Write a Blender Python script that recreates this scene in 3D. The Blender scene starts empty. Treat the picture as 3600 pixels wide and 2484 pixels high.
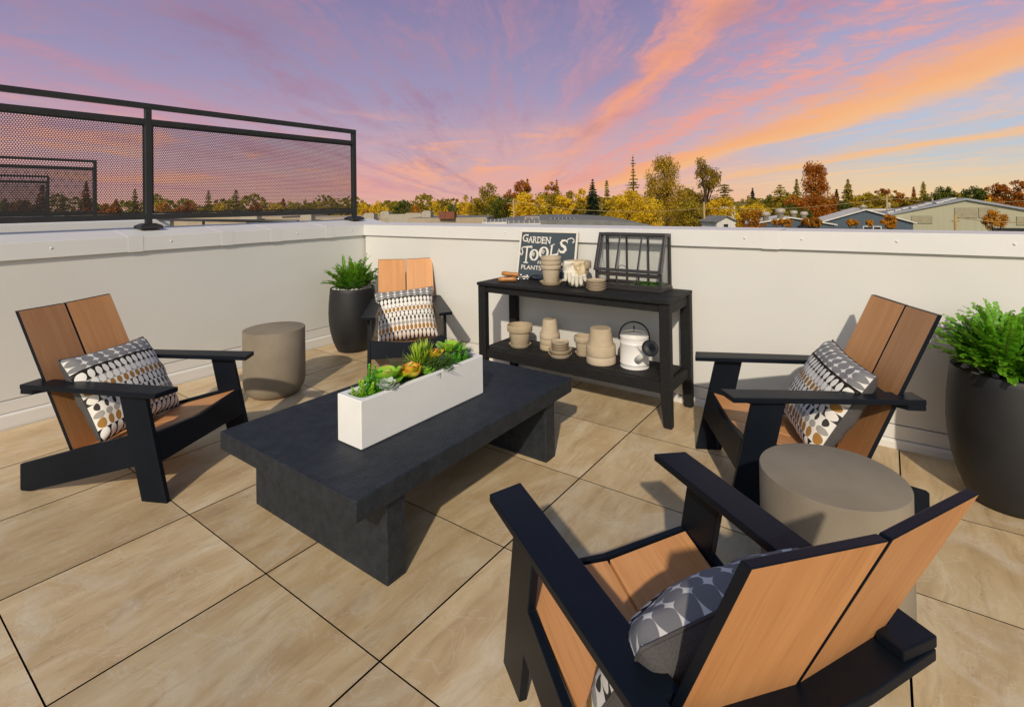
import bpy, bmesh, math, random
import numpy as np
from mathutils import Vector, Matrix, Euler
R = math.radians
sc = bpy.context.scene
COL = sc.collection
random.seed(7); RNG = np.random.default_rng(7)

# ---------------------------------------------------------------- helpers
class MB:
    """collects faces and links them as one mesh object"""
    def __init__(s): s.v=[]; s.f=[]; s.m=[]; s.uv=[]; s.sm=[]; s.has_uv=False
    def add(s, vs, fs, m=0, smooth=False, uvs=None):
        b=len(s.v); s.v+=[tuple(p) for p in vs]
        for k,f in enumerate(fs):
            s.f.append([b+i for i in f]); s.m.append(m); s.sm.append(smooth)
            if uvs is not None: s.has_uv=True; s.uv+= [tuple(uvs[i]) for i in f]
            else: s.uv+=[(0.0,0.0)]*len(f)
        return s
    def box(s,x0,x1,y0,y1,z0,z1,m=0):
        v=[(x0,y0,z0),(x1,y0,z0),(x1,y1,z0),(x0,y1,z0),(x0,y0,z1),(x1,y0,z1),(x1,y1,z1),(x0,y1,z1)]
        return s.add(v,[(0,3,2,1),(4,5,6,7),(0,1,5,4),(1,2,6,5),(2,3,7,6),(3,0,4,7)],m)
    def prism(s,poly,a,b,fn,m=0,smooth=False):
        """poly of 2D points, extruded from a to b; fn(p,q,t)->xyz"""
        n=len(poly); area=sum(poly[i][0]*poly[(i+1)%n][1]-poly[(i+1)%n][0]*poly[i][1] for i in range(n))
        v=[fn(p[0],p[1],a) for p in poly]+[fn(p[0],p[1],b) for p in poly]
        fs=[tuple(range(n-1,-1,-1)),tuple(range(n,2*n))]+[(i,(i+1)%n,n+(i+1)%n,n+i) for i in range(n)]
        return s.add(v,fs,m,smooth)
    def lathe(s,prof,n=32,c=(0,0,0),m=0,smooth=True,axis=None,cap=True):
        vs=[];fs=[]
        for r,z in prof:
            for k in range(n):
                t=2*math.pi*k/n; p=Vector((r*math.cos(t),r*math.sin(t),z))
                if axis is not None: p=axis@p
                vs.append((p.x+c[0],p.y+c[1],p.z+c[2]))
        for j in range(len(prof)-1):
            for k in range(n): fs.append((j*n+k,j*n+(k+1)%n,(j+1)*n+(k+1)%n,(j+1)*n+k))
        if cap:
            if prof[0][0]>1e-6: fs.append(tuple(range(n-1,-1,-1)))
            if prof[-1][0]>1e-6: fs.append(tuple((len(prof)-1)*n+k for k in range(n)))
        return s.add(vs,fs,m,smooth)
    def tube(s,path,rad,n=8,m=0,smooth=True,cap=True):
        path=[Vector(p) for p in path]; N=len(path)
        if not hasattr(rad,'__len__'): rad=[rad]*N
        vs=[];fs=[]; up=None
        for i,p in enumerate(path):
            t=(path[min(i+1,N-1)]-path[max(i-1,0)]).normalized()
            if up is None:
                up=Vector((0,0,1)) if abs(t.z)<.9 else Vector((1,0,0))
            a=t.cross(up); 
            if a.length<1e-5: a=t.cross(Vector((0,1,0)))
            a.normalize(); b=a.cross(t).normalized(); up=b
            for k in range(n):
                q=p+rad[i]*(math.cos(2*math.pi*k/n)*a+math.sin(2*math.pi*k/n)*b); vs.append(tuple(q))
        for j in range(N-1):
            for k in range(n): fs.append((j*n+k,j*n+(k+1)%n,(j+1)*n+(k+1)%n,(j+1)*n+k))
        if cap: fs.append(tuple(range(n-1,-1,-1))); fs.append(tuple((N-1)*n+k for k in range(n)))
        return s.add(vs,fs,m,smooth)
    def grid(s,fn,nu,nv,m=0,smooth=True,uv=False,closed_u=False):
        vs=[];fs=[];uvs=[]
        for j in range(nv+1):
            for i in range(nu+1):
                vs.append(tuple(fn(i/nu,j/nv))); uvs.append((i/nu,j/nv))
        for j in range(nv):
            for i in range(nu):
                a=j*(nu+1)+i; fs.append((a,a+1,a+nu+2,a+nu+1))
        return s.add(vs,fs,m,smooth,uvs if uv else None)
    def build(s,name,mats,parent=None,bevel=0,loc=None,rot=None,fix=True,seg=2,kind=None):
        me=bpy.data.meshes.new(name); me.from_pydata(s.v,[],s.f)
        if not isinstance(mats,(list,tuple)): mats=[mats]
        for m in mats: me.materials.append(m)
        me.polygons.foreach_set('material_index',s.m); me.polygons.foreach_set('use_smooth',s.sm)
        if s.has_uv:
            l=me.uv_layers.new(name='UVMap'); l.data.foreach_set('uv',[c for p in s.uv for c in p])
        if fix:
            bm=bmesh.new(); bm.from_mesh(me); bmesh.ops.recalc_face_normals(bm,faces=bm.faces); bm.to_mesh(me); bm.free()
        me.update()
        o=bpy.data.objects.new(name,me); COL.objects.link(o)
        if parent: o.parent=parent
        if loc: o.location=loc
        if rot: o.rotation_euler=rot
        if bevel:
            b=o.modifiers.new('Bevel','BEVEL'); b.width=bevel; b.segments=seg; b.limit_method='ANGLE'; b.angle_limit=R(35); b.harden_normals=False
        if kind: o['kind']=kind
        return o
XZ=lambda p,q,t:(p,t,q)
XY=lambda p,q,t:(p,q,t)
YZ=lambda p,q,t:(t,p,q)
def tag(o,label,cat,group=None):
    o['label']=label; o['category']=cat
    if group: o['group']=group
    return o
def empty(name,label,cat,loc=(0,0,0),rz=0,group=None):
    o=bpy.data.objects.new(name,None); COL.objects.link(o); o.location=loc; o.rotation_euler=(0,0,rz); o.empty_display_size=.1
    return tag(o,label,cat,group)
def kids(o): return [c for c in bpy.data.objects if c.parent==o]
def dup(o,parent=None,**kw):
    c=o.copy(); COL.objects.link(c)
    if parent: c.parent=parent
    for ch in kids(o): dup(ch,c)
    if 'loc' in kw: c.location=kw['loc']
    if 'rz' in kw: c.rotation_euler=(0,0,kw['rz'])
    if 'label' in kw: c['label']=kw['label']
    return c

# ---------------------------------------------------------------- materials
class NG:
    def __init__(s,nt): s.nt=nt
    def n(s,t,ins=None,**pr):
        x=s.nt.nodes.new(t)
        for k,v in pr.items(): setattr(x,k,v)
        for k,v in (ins or {}).items(): s.set(x.inputs[k],v)
        return x
    def set(s,sock,v):
        if isinstance(v,bpy.types.NodeSocket): s.nt.links.new(v,sock)
        else:
            if sock.type=='RGBA' and len(v)==3: v=(*v,1)
            sock.default_value=v
    def m(s,op,a,b=None,c=None,clamp=False):
        x=s.nt.nodes.new('ShaderNodeMath'); x.operation=op; x.use_clamp=clamp
        for i,v in enumerate((a,b,c)):
            if v is not None: s.set(x.inputs[i],v)
        return x.outputs[0]
    def mix(s,f,a,b,blend='MIX'):
        x=s.nt.nodes.new('ShaderNodeMix'); x.data_type='RGBA'; x.blend_type=blend
        s.set(x.inputs[0],f); s.set(x.inputs[6],a); s.set(x.inputs[7],b); return x.outputs[2]
    def ramp(s,f,stops,interp='LINEAR'):
        x=s.nt.nodes.new('ShaderNodeValToRGB'); cr=x.color_ramp; cr.interpolation=interp
        while len(cr.elements)<len(stops): cr.elements.new(.5)
        for e,(p,c) in zip(cr.elements,stops):
            e.position=p; e.color=(c,c,c,1) if not hasattr(c,'__len__') else (*c[:3],c[3] if len(c)>3 else 1)
        s.set(x.inputs[0],f); return x.outputs[0]
    def noise(s,vec,scale,detail=4,rough=.55,dist=0,color=False):
        x=s.n('ShaderNodeTexNoise',{'Scale':scale,'Detail':detail,'Roughness':rough,'Distortion':dist})
        if vec is not None: s.set(x.inputs['Vector'],vec)
        return x.outputs['Color' if color else 0]
    def mapping(s,vec,scale=(1,1,1),rot=(0,0,0),loc=(0,0,0)):
        return s.n('ShaderNodeMapping',{'Vector':vec,'Scale':scale,'Rotation':rot,'Location':loc}).outputs[0]
    def smooth(s,x,a,b):
        return s.n('ShaderNodeMapRange',{'Value':x,'From Min':a,'From Max':b},interpolation_type='SMOOTHSTEP').outputs[0]
def new_mat(name):
    m=bpy.data.materials.new(name); m.use_nodes=True; nt=m.node_tree; b=nt.nodes['Principled BSDF']; return m,NG(nt),b
def bump(g,b,h,strength=.2,dist=.01):
    x=g.n('ShaderNodeBump',{'Height':h,'Strength':strength,'Distance':dist}); g.set(b.inputs['Normal'],x.outputs[0])
def simple(name,c1,c2=None,scale=20,rough=.5,metal=0,bs=0,bscale=None,stretch=(1,1,1),spec=.5,detail=5,rv=0,bdist=.004,coat=0):
    m,g,b=new_mat(name); tc=g.n('ShaderNodeTexCoord').outputs['Object']; v=g.mapping(tc,stretch)
    c2=c2 or tuple(x*.8 for x in c1)
    f=g.noise(v,scale,detail); col=g.ramp(f,[(.3,c1),(.7,c2)]); g.set(b.inputs['Base Color'],col)
    b.inputs['Metallic'].default_value=metal; b.inputs['Specular IOR Level'].default_value=spec; b.inputs['Coat Weight'].default_value=coat
    if rv: g.set(b.inputs['Roughness'],g.m('MULTIPLY_ADD',g.noise(v,scale*.6,3),rv,rough-rv*.5))
    else: b.inputs['Roughness'].default_value=rough
    if bs: bump(g,b,g.noise(v,bscale or scale*4,6,.6),bs,bdist)
    return m
M={}
M['stucco']=simple('stucco_paint',(.70,.695,.665),(.655,.65,.62),1.3,.85,bs=.22,bscale=190,bdist=.003,spec=.2,detail=8)
M['cap']=simple('painted_flashing',(.74,.735,.72),(.70,.695,.68),2,.45,bs=.08,bscale=9,bdist=.01)
M['black']=simple('black_plastic_lumber',(.0038,.0065,.0115),(.006,.009,.015),6,.40,bs=.12,bscale=420,bdist=.002,spec=.15,rv=.08)  # black plastic; navy tint puts a blue sky reflection into the base colour
M['console']=simple('charcoal_lumber',(.009,.009,.010),(.017,.017,.018),60,.6,bs=.7,bscale=190,bdist=.004,spec=.25)
M['stone']=simple('charcoal_stone',(.009,.013,.019),(.022,.028,.037),26,.55,bs=.9,bscale=95,bdist=.005,rv=.25,spec=.4)
M['concrete']=simple('warm_concrete',(.29,.245,.185),(.20,.168,.125),3.5,.8,bs=.35,bscale=90,bdist=.003,spec=.25,detail=9)
M['pot']=simple('charcoal_pot',(.009,.010,.012),(.014,.015,.017),8,.55,bs=.2,bscale=180,bdist=.002,spec=.5)
M['terra']=simple('pale_terracotta',(.53,.435,.31),(.43,.345,.24),9,.85,bs=.25,bscale=90,bdist=.002,spec=.2,detail=8)
def vary(m,k):
    g=NG(m.node_tree); b=m.node_tree.nodes['Principled BSDF']; src=b.inputs['Base Color'].links[0].from_socket
    tc=g.n('ShaderNodeTexCoord').outputs['Object']; oi=g.n('ShaderNodeObjectInfo').outputs['Random']
    h=g.n('ShaderNodeHueSaturation',{'Color':src}); g.set(h.inputs['Value'],g.m('MULTIPLY_ADD',oi,k,1-k*.6)); g.set(h.inputs['Saturation'],g.m('MULTIPLY_ADD',oi,-.2,1.1))
    bl=g.smooth(g.noise(tc,16,6,.65),.56,.74); g.set(b.inputs['Base Color'],g.mix(g.m('MULTIPLY',bl,.3),h.outputs[0],(.58,.52,.43)))
vary(M['terra'],.14)
M['white']=simple('white_enamel',(.80,.79,.77),(.76,.75,.73),4,.3,spec=.5)
M['planter']=simple('white_fibreclay',(.85,.845,.825),(.80,.795,.775),6,.65,bs=.12,bscale=40,bdist=.003,spec=.3)
M['blkmetal']=simple('black_metal',(.008,.009,.012),(.011,.012,.016),10,.4,spec=.35)
M['fence']=simple('bronze_metal',(.022,.021,.020),(.03,.029,.027),6,.42,spec=.5,bs=.05,bscale=200)
M['gh']=simple('greenhouse_metal',(.03,.027,.028),(.04,.035,.035),10,.4,spec=.5)
M['sub']=simple('shadow_gap',(.006,.006,.006),None,4,.9,spec=.05)
M['pebble']=simple('white_pebbles',(.75,.74,.72),(.6,.59,.57),30,.7)
M['soil']=simple('soil',(.05,.035,.02),None,40,.9)
M['moss']=simple('moss_fibre',(.06,.20,.012),(.14,.34,.02),60,.8)
M['glove']=simple('canvas_glove',(.74,.71,.62),(.66,.62,.52),20,.9,bs=.3,bscale=400,bdist=.002,spec=.1)
M['glovep']=simple('leather_palm',(.66,.55,.36),(.58,.47,.30),25,.8,bs=.3,bscale=200,bdist=.002,spec=.2)
M['handle']=simple('varnished_wood',(.50,.22,.06),(.36,.14,.035),14,.35,stretch=(2,9,9),spec=.5)
M['steel']=simple('steel',(.55,.55,.56),(.4,.4,.42),20,.25,metal=1)
M['sign']=simple('slate_board',(.065,.085,.105),(.055,.072,.09),15,.7,spec=.25)
M['cream']=simple('cream_paint',(.76,.72,.65),(.72,.68,.61),20,.7,spec=.25)
M['greyf']=simple('grey_fabric',(.11,.105,.105),(.075,.072,.075),260,.95,bs=.4,bscale=500,bdist=.002,spec=.1)
def glass(name,tint=(.985,.992,.99),a=.88):
    m,g,b=new_mat(name); out=m.node_tree.nodes['Material Output']
    t=g.n('ShaderNodeBsdfTransparent',{'Color':tint}).outputs[0]; gl=g.n('ShaderNodeBsdfGlossy',{'Roughness':.02}).outputs[0]
    fr=g.n('ShaderNodeFresnel',{'IOR':1.5}).outputs[0]
    mx=g.n('ShaderNodeMixShader'); g.set(mx.inputs[0],g.m('MULTIPLY_ADD',fr,.55,.0)); g.set(mx.inputs[1],t); g.set(mx.inputs[2],gl); g.set(out.inputs['Surface'],mx.outputs[0])
    return m
M['glass']=glass('clear_glass')
def wood(name,rot):
    m,g,b=new_mat(name); tc=g.n('ShaderNodeTexCoord').outputs['Object']
    v=g.mapping(g.mapping(tc,rot=rot),(1.2,1.2,1.2))
    v1=g.mapping(g.mapping(tc,rot=rot),(1.6,26,26)); v2=g.mapping(g.mapping(tc,rot=rot),(5,160,160))
    f1=g.noise(v1,1,6,.6,.4); f2=g.noise(v2,1,3,.6); f3=g.noise(v,3,2)
    c=g.ramp(f1,[(.25,(.51,.23,.085)),(.5,(.60,.285,.11)),(.75,(.68,.345,.145))])
    c=g.mix(g.m('MULTIPLY',g.smooth(f2,.48,.75),.42),c,(.38,.16,.06)); c=g.mix(g.m('MULTIPLY',f3,.3),c,(.64,.32,.14))
    g.set(b.inputs['Base Color'],c); b.inputs['Roughness'].default_value=.5; b.inputs['Specular IOR Level'].default_value=.35
    bump(g,b,f2,.12,.002); return m
M['wood_back']=wood('wood_grain_back',(0,R(-64),0)); M['wood_seat']=wood('wood_grain_seat',(0,R(15),0))
def tile_mat():
    m,g,b=new_mat('porcelain_tile'); tc=g.n('ShaderNodeTexCoord').outputs['Object']
    at=g.n('ShaderNodeAttribute',attribute_name='tile'); off=g.n('ShaderNodeVectorMath',operation='MULTIPLY_ADD'); g.set(off.inputs[0],at.outputs['Color']); off.inputs[1].default_value=(37,37,37); g.set(off.inputs[2],tc)
    v=off.outputs[0]
    wv=g.noise(g.mapping(v,(1.6,2.6,1)),1.2,3,.5,color=True)
    ad=g.n('ShaderNodeVectorMath',operation='MULTIPLY_ADD'); g.set(ad.inputs[0],wv); ad.inputs[1].default_value=(.28,.20,0); g.set(ad.inputs[2],v); w=ad.outputs[0]
    a=g.noise(g.mapping(w,(1.6,5.0,1),rot=(0,0,R(6))),1.6,8,.6,.35); c=g.noise(g.mapping(w,(4,42,1),rot=(0,0,R(6))),1,6,.65,.6); d=g.noise(w,3.2,5,.6,.8); e=g.noise(w,30,4,.6)
    col=g.ramp(a,[(.22,(.40,.275,.145)),(.42,(.545,.395,.22)),(.58,(.63,.485,.29)),(.76,(.72,.605,.415))])
    col=g.mix(g.m('MULTIPLY',g.smooth(c,.48,.72),.42),col,(.35,.24,.135))
    col=g.mix(g.m('MULTIPLY',g.smooth(d,.50,.68),.45),col,(.69,.60,.47))
    vein=g.m('SUBTRACT',1.0,g.smooth(g.m('ABSOLUTE',g.m('SUBTRACT',g.noise(w,4.5,6,.65,1.2),.5)),0,.016))
    col=g.mix(g.m('MULTIPLY',vein,.22),col,(.78,.71,.6))
    spk=g.smooth(g.noise(v,60,2,.5),.70,.76); col=g.mix(g.m('MULTIPLY',spk,.35),col,(.2,.13,.07))
    hs=g.n('ShaderNodeHueSaturation',{'Color':col}); g.set(hs.inputs['Value'],g.m('MULTIPLY_ADD',g.n('ShaderNodeSeparateColor',{'Color':at.outputs['Color']}).outputs[0],.22,.87))
    g.set(b.inputs['Base Color'],hs.outputs[0]); g.set(b.inputs['Roughness'],g.m('MULTIPLY_ADD',e,.16,.33)); b.inputs['Specular IOR Level'].default_value=.4
    bump(g,b,g.m('ADD',c,g.m('MULTIPLY',e,.6)),.16,.003); return m
M['tile']=tile_mat()
def cushion_mat():
    m,g,b=new_mat('ellipse_print'); uv=g.n('ShaderNodeUVMap').outputs[0]; s=g.n('ShaderNodeSeparateXYZ',{0:uv}); u,v=s.outputs[0],s.outputs[1]
    W=(.80,.78,.74);K=(.022,.017,.014);G=(.23,.228,.235);L=(.36,.34,.32);O=(.36,.19,.05);T=(.24,.15,.075);D=(.05,.045,.045)
    #   height, fg, bg, u-frequency, half-width a, half-height b
    rows=[(.055,G,W,9,.5,.60),(.085,G,W,9,.47,.56),(.062,G,W,9,.5,.6),(.028,K,G,9,.5,.9),(.10,W,K,15,.40,.54),(.085,W,L,15,.45,.56),(.085,O,W,15,.36,.54),(.095,W,D,15,.41,.54),(.09,D,W,15,.24,.46),(.075,L,W,15,.42,.5),(.105,O,W,15,.37,.52),(.125,W,K,15,.41,.52)]
    tot=sum(r[0] for r in rows); z=0; st=[];fg=[];bg=[];fr=[];aa=[];bb=[];y0=[];hh=[]
    for h,f_,b_,q,a_,c_ in rows:
        p=z/tot; fg.append((p,f_));bg.append((p,b_));fr.append((p,q/20));aa.append((p,a_));bb.append((p,c_/2));y0.append((p,p));hh.append((p,h/tot)); z+=h
    t=g.m('SUBTRACT',1.0,v); C='CONSTANT'
    val=lambda st:g.n('ShaderNodeSeparateColor',{'Color':g.ramp(t,st,C)}).outputs[0]
    fu=g.m('FRACT',g.m('MULTIPLY',u,g.m('MULTIPLY',val(fr),20)))
    fv=g.m('DIVIDE',g.m('SUBTRACT',t,val(y0)),val(hh))
    dx=g.m('DIVIDE',g.m('SUBTRACT',fu,.5),val(aa)); dy=g.m('DIVIDE',g.m('SUBTRACT',fv,.5),g.m('MULTIPLY',val(bb),2))
    r2=g.m('ADD',g.m('POWER',g.m('ABSOLUTE',dx),1.85),g.m('POWER',g.m('ABSOLUTE',dy),1.85))
    msk=g.smooth(r2,1.06,.94)
    col=g.mix(msk,g.ramp(t,bg,C),g.ramp(t,fg,C))
    wv=g.n('ShaderNodeTexWave',{'Vector':uv,'Scale':60}).outputs[1]; col=g.mix(.10,col,g.mix(wv,(.3,.28,.26),(.75,.72,.68)),'MULTIPLY')
    g.set(b.inputs['Base Color'],col); b.inputs['Roughness'].default_value=.9; b.inputs['Specular IOR Level'].default_value=.15
    bump(g,b,g.noise(uv,300,2),.15,.002); return m
M['cush']=cushion_mat()
def leaf_mat(name,stops,rough=.5,trans=.25,var=.25,spec=.35,uvramp=True,nscale=8):
    """leaf colour from base to tip (uv v) with a little natural variation"""
    m,g,b=new_mat(name)
    if uvramp:
        uv=g.n('ShaderNodeUVMap').outputs[0]; f=g.n('ShaderNodeSeparateXYZ',{0:uv}).outputs[1]
    else:
        f=g.noise(g.n('ShaderNodeTexCoord').outputs['Object'],nscale,3)
    col=g.ramp(f,stops)
    n=g.noise(g.n('ShaderNodeTexCoord').outputs['Object'],nscale*2.3,3)
    hs=g.n('ShaderNodeHueSaturation',{'Color':col}); g.set(hs.inputs['Value'],g.m('MULTIPLY_ADD',n,var*2,1-var)); g.set(hs.inputs['Hue'],g.m('MULTIPLY_ADD',n,.04,.48))
    g.set(b.inputs['Base Color'],hs.outputs[0]); b.inputs['Roughness'].default_value=rough; b.inputs['Specular IOR Level'].default_value=spec
    if trans:
        out=m.node_tree.nodes['Material Output']; t=g.n('ShaderNodeBsdfTranslucent',{'Color':hs.outputs[0]}).outputs[0]
        mx=g.n('ShaderNodeMixShader'); mx.inputs[0].default_value=trans; g.set(mx.inputs[1],b.outputs[0]); g.set(mx.inputs[2],t); g.set(out.inputs['Surface'],mx.outputs[0])
    return m

# ---------------------------------------------------------------- camera
CAM=Vector((-0.37815,-3.01848,1.29440)); yaw,pit,rol=6.26536744e-01,-1.06212561e-02,-1.43960716e-02
d=Vector((math.cos(yaw)*math.cos(pit),math.sin(yaw)*math.cos(pit),-math.sin(pit))); r0=Vector((math.sin(yaw),-math.cos(yaw),0)); u0=r0.cross(d)
r2=r0*math.cos(rol)+u0*math.sin(rol); u2=u0*math.cos(rol)-r0*math.sin(rol)
cd=bpy.data.cameras.new('camera'); cam=bpy.data.objects.new('camera',cd); COL.objects.link(cam); sc.camera=cam
cd.sensor_fit='HORIZONTAL'; cd.sensor_width=36; cd.lens=18.1601; cd.shift_x=0; cd.shift_y=-(1242-695.01)/3600
cd.clip_start=.05; cd.clip_end=6000
cam.matrix_world=Matrix(((r2.x,u2.x,-d.x,CAM.x),(r2.y,u2.y,-d.y,CAM.y),(r2.z,u2.z,-d.z,CAM.z),(0,0,0,1)))
FW=Vector((math.cos(yaw),math.sin(yaw),0)); RT=Vector((math.sin(yaw),-math.cos(yaw),0)); RZ=math.atan2(RT.y,RT.x)
def far(px,D):  # a bearing (in a 2313-px wide view) and a distance, to ground coordinates
    p=CAM+FW*D+RT*((px-1156.5)/1166.8*D); return Vector((p.x,p.y,0))
def hz(px,py,D): # height seen at that bearing
    yh=446.5+(-(px-1156.5))*.0144+12.4; return CAM.z-(py-yh)/1166.8*D
GZ=-10.0
# ---------------------------------------------------------------- light
SAZ,SEL=R(26),R(33)
sd=bpy.data.lights.new('sun','SUN'); sun=bpy.data.objects.new('sun',sd); COL.objects.link(sun)
sd.energy=3.15; sd.angle=R(1.2); sd.color=(1,.875,.69)
ldir=Vector((math.cos(SEL)*math.cos(SAZ),math.cos(SEL)*math.sin(SAZ),-math.sin(SEL)))
sun.rotation_euler=ldir.to_track_quat('-Z','Y').to_euler(); sun.location=(-8,-6,9)
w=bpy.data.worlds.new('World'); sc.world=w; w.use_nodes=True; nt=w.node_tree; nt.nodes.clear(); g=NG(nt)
def sky():
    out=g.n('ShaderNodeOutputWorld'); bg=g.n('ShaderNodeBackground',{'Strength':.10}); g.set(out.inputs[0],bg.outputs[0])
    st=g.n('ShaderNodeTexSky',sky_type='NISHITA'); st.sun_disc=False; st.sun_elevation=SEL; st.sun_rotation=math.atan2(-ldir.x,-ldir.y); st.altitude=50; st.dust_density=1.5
    D=g.n('ShaderNodeVectorMath',operation='NORMALIZE'); g.set(D.inputs[0],g.n('ShaderNodeTexCoord').outputs['Generated']); D=D.outputs[0]
    def dot(v): x=g.n('ShaderNodeVectorMath',operation='DOT_PRODUCT'); g.set(x.inputs[0],D); x.inputs[1].default_value=v; return x.outputs['Value']
    a,b,z=dot(tuple(RT)),dot(tuple(FW)),dot((0,0,1))
    zz=g.m('ADD',g.m('MAXIMUM',z,0.0),.022)
    u=g.m('DIVIDE',a,zz); v=g.m('DIVIDE',b,zz)
    cv=lambda x,y:g.n('ShaderNodeCombineXYZ',{0:x,1:y,2:0.0}).outputs[0]
    P=cv(u,v)
    ash=lambda x:g.m('MULTIPLY',g.m('SIGN',x),g.m('LOGARITHM',g.m('ADD',g.m('ABSOLUTE',x),g.m('SQRT',g.m('MULTIPLY_ADD',x,x,1.0))),math.e))
    lv=g.m('LOGARITHM',g.m('MAXIMUM',v,.05),math.e); Q0=cv(ash(u),lv)
    wn=g.noise(g.mapping(Q0,(1.0,1.3,1)),1,3,.5); wn2=g.noise(g.mapping(Q0,(4,4,1)),1,5,.6)
    wob=g.m('ADD',g.m('MULTIPLY',g.m('SUBTRACT',wn,.5),.42),g.m('MULTIPLY',g.m('SUBTRACT',wn2,.5),.26))
    uw=g.m('ADD',u,g.m('MULTIPLY',wob,g.m('ADD',.6,g.m('MULTIPLY',g.m('ABSOLUTE',u),.42))))
    s=g.m('MULTIPLY_ADD',g.m('ARCTANGENT',g.m('MULTIPLY',uw,.55)),1/math.pi,.5)
    S=lambda x:math.atan(x*.55)/math.pi+.5
    def c(r_,g_,b_): f=lambda x:((x/255+.055)/1.055)**2.4 if x>10 else x/3294; return (f(r_),f(g_),f(b_))
    cc=g.ramp(s,[(0,c(216,150,158)),(S(-3.2),c(204,146,164)),(S(-1.6),c(176,134,160)),(S(-.3),c(186,140,164)),(S(.55),c(206,150,168)),(S(.82),c(238,152,138)),(S(1.0),c(252,158,108)),(S(1.3),c(224,148,158)),(S(1.9),c(242,156,136)),(S(2.5),c(238,160,144)),(S(2.75),c(252,166,112)),(S(3.25),c(255,174,98)),(S(3.6),c(254,184,112)),(S(4.4),c(246,192,160)),(S(6.2),c(255,190,112)),(S(9),c(255,202,140))])
    cov=g.ramp(s,[(0,.5),(S(-4.6),.42),(S(-3.35),.66),(S(-3.0),.36),(S(-2.74),.68),(S(-2.4),.36),(S(-1.4),.52),(S(-.7),.40),(S(-.1),.48),(S(.35),.36),(S(.3),.50),(S(.74),.42),(S(.98),.98),(S(1.16),.66),(S(1.36),.42),(S(1.7),.62),(S(2.05),.74),(S(2.4),.52)])
    cov2=g.ramp(s,[(0,0),(S(2.2),0),(S(2.45),.50),(S(2.8),.72),(S(3.15),.92),(S(3.6),.84),(S(3.9),.50),(S(4.2),.22),(S(5.1),.16),(S(5.5),.4),(S(5.95),.82),(S(6.4),.66),(S(7.0),.22),(S(7.9),.3),(S(8.6),.75),(S(9.4),.35),(S(12),.2),(1,.2)])
    cov=g.m('MAXIMUM',cov,cov2)
    Q=cv(ash(uw),lv)
    st1=g.noise(g.mapping(Q,(4.6,2.0,1),rot=(0,0,R(14))),1,8,.64,.9); rip=g.noise(g.mapping(Q,(15,22,1),rot=(0,0,R(32))),1,5,.62,.6); st3=g.noise(g.mapping(Q0,(1.9,1.7,1)),1,5,.58)
    fine=g.noise(g.mapping(Q,(26,7,1)),1,5,.6,.4)
    ripm=g.m('MULTIPLY',g.smooth(g.m('ABSOLUTE',g.m('SUBTRACT',u,1.95)),.9,.25),.75)
    dens=g.m('ADD',cov,g.m('ADD',g.m('MULTIPLY',g.m('SUBTRACT',st1,.5),1.35),g.m('ADD',g.m('MULTIPLY',g.m('SUBTRACT',rip,.5),g.m('ADD',.42,ripm)),g.m('ADD',g.m('MULTIPLY',g.m('SUBTRACT',st3,.5),.7),g.m('MULTIPLY',g.m('SUBTRACT',fine,.5),.35)))))
    m=g.m('MULTIPLY',g.smooth(dens,.22,.98),g.smooth(z,.62,.42))
    grad=g.ramp(g.m('MULTIPLY',z,1.6),[(0,c(230,178,152)),(.05,c(218,172,168)),(.14,c(196,172,188)),(.30,c(160,152,190)),(.58,c(136,126,170)),(.72,c(92,112,165)),(1,c(62,98,160))])
    gr=g.ramp(g.m('MULTIPLY',z,1.6),[(0,c(244,206,150)),(.045,c(226,208,176)),(.10,c(190,204,214)),(.22,c(178,194,222)),(.36,c(170,172,208)),(.58,c(152,144,188)),(.72,c(96,116,170)),(1,c(62,98,160))])
    grad=g.mix(g.smooth(a,.15,.62),grad,gr)
    vn=g.m('MULTIPLY_ADD',g.noise(g.mapping(D,(2.4,2.4,13)),1.7,6,.62,.3),1.9,-.55,clamp=True)
    veil=g.m('MULTIPLY',g.m('MULTIPLY',g.smooth(z,.24,.03),g.smooth(a,.62,.30)),vn)
    grad=g.mix(veil,grad,g.mix(g.smooth(a,-.3,.3),c(238,160,146),c(244,172,150)))
    puff=g.m('MULTIPLY',g.smooth(g.noise(g.mapping(D,(3,3,15)),1.5,5,.6,.4),.52,.68),g.m('MULTIPLY',g.smooth(z,.20,.10),g.smooth(z,.015,.05)))
    grad=g.mix(g.m('MULTIPLY',puff,g.smooth(a,.45,.1)),grad,c(246,168,132))
    near=g.smooth(z,.0,.05); thick=g.m('MULTIPLY',m,g.m('MULTIPLY_ADD',near,.62,.30)); thick=g.m('MULTIPLY',thick,g.m('MAXIMUM',g.smooth(z,.03,.19),g.smooth(g.m('ABSOLUTE',u),.75,1.5)))
    dark=g.mix(g.m('MULTIPLY',g.smooth(st3,.46,.70),g.m('MULTIPLY_ADD',g.smooth(u,2.4,1.2),.34,.06)),cc,c(128,104,146))
    sun_set=g.mix(thick,grad,dark)
    sun_set=g.n('ShaderNodeHueSaturation',{'Color':sun_set,'Saturation':.92,'Value':1.04}).outputs[0]
    sun_set=g.mix(1.0,sun_set,(10.2,10.2,10.2),'MULTIPLY')
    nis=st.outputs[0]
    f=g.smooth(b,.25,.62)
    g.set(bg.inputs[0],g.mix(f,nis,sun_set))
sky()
sc.view_settings.view_transform='Standard'; sc.view_settings.look='None'; sc.view_settings.exposure=-.14; sc.view_settings.gamma=1
sc.cycles.use_denoising=True
sc.cycles.max_bounces=8; sc.cycles.transparent_max_bounces=24

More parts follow.
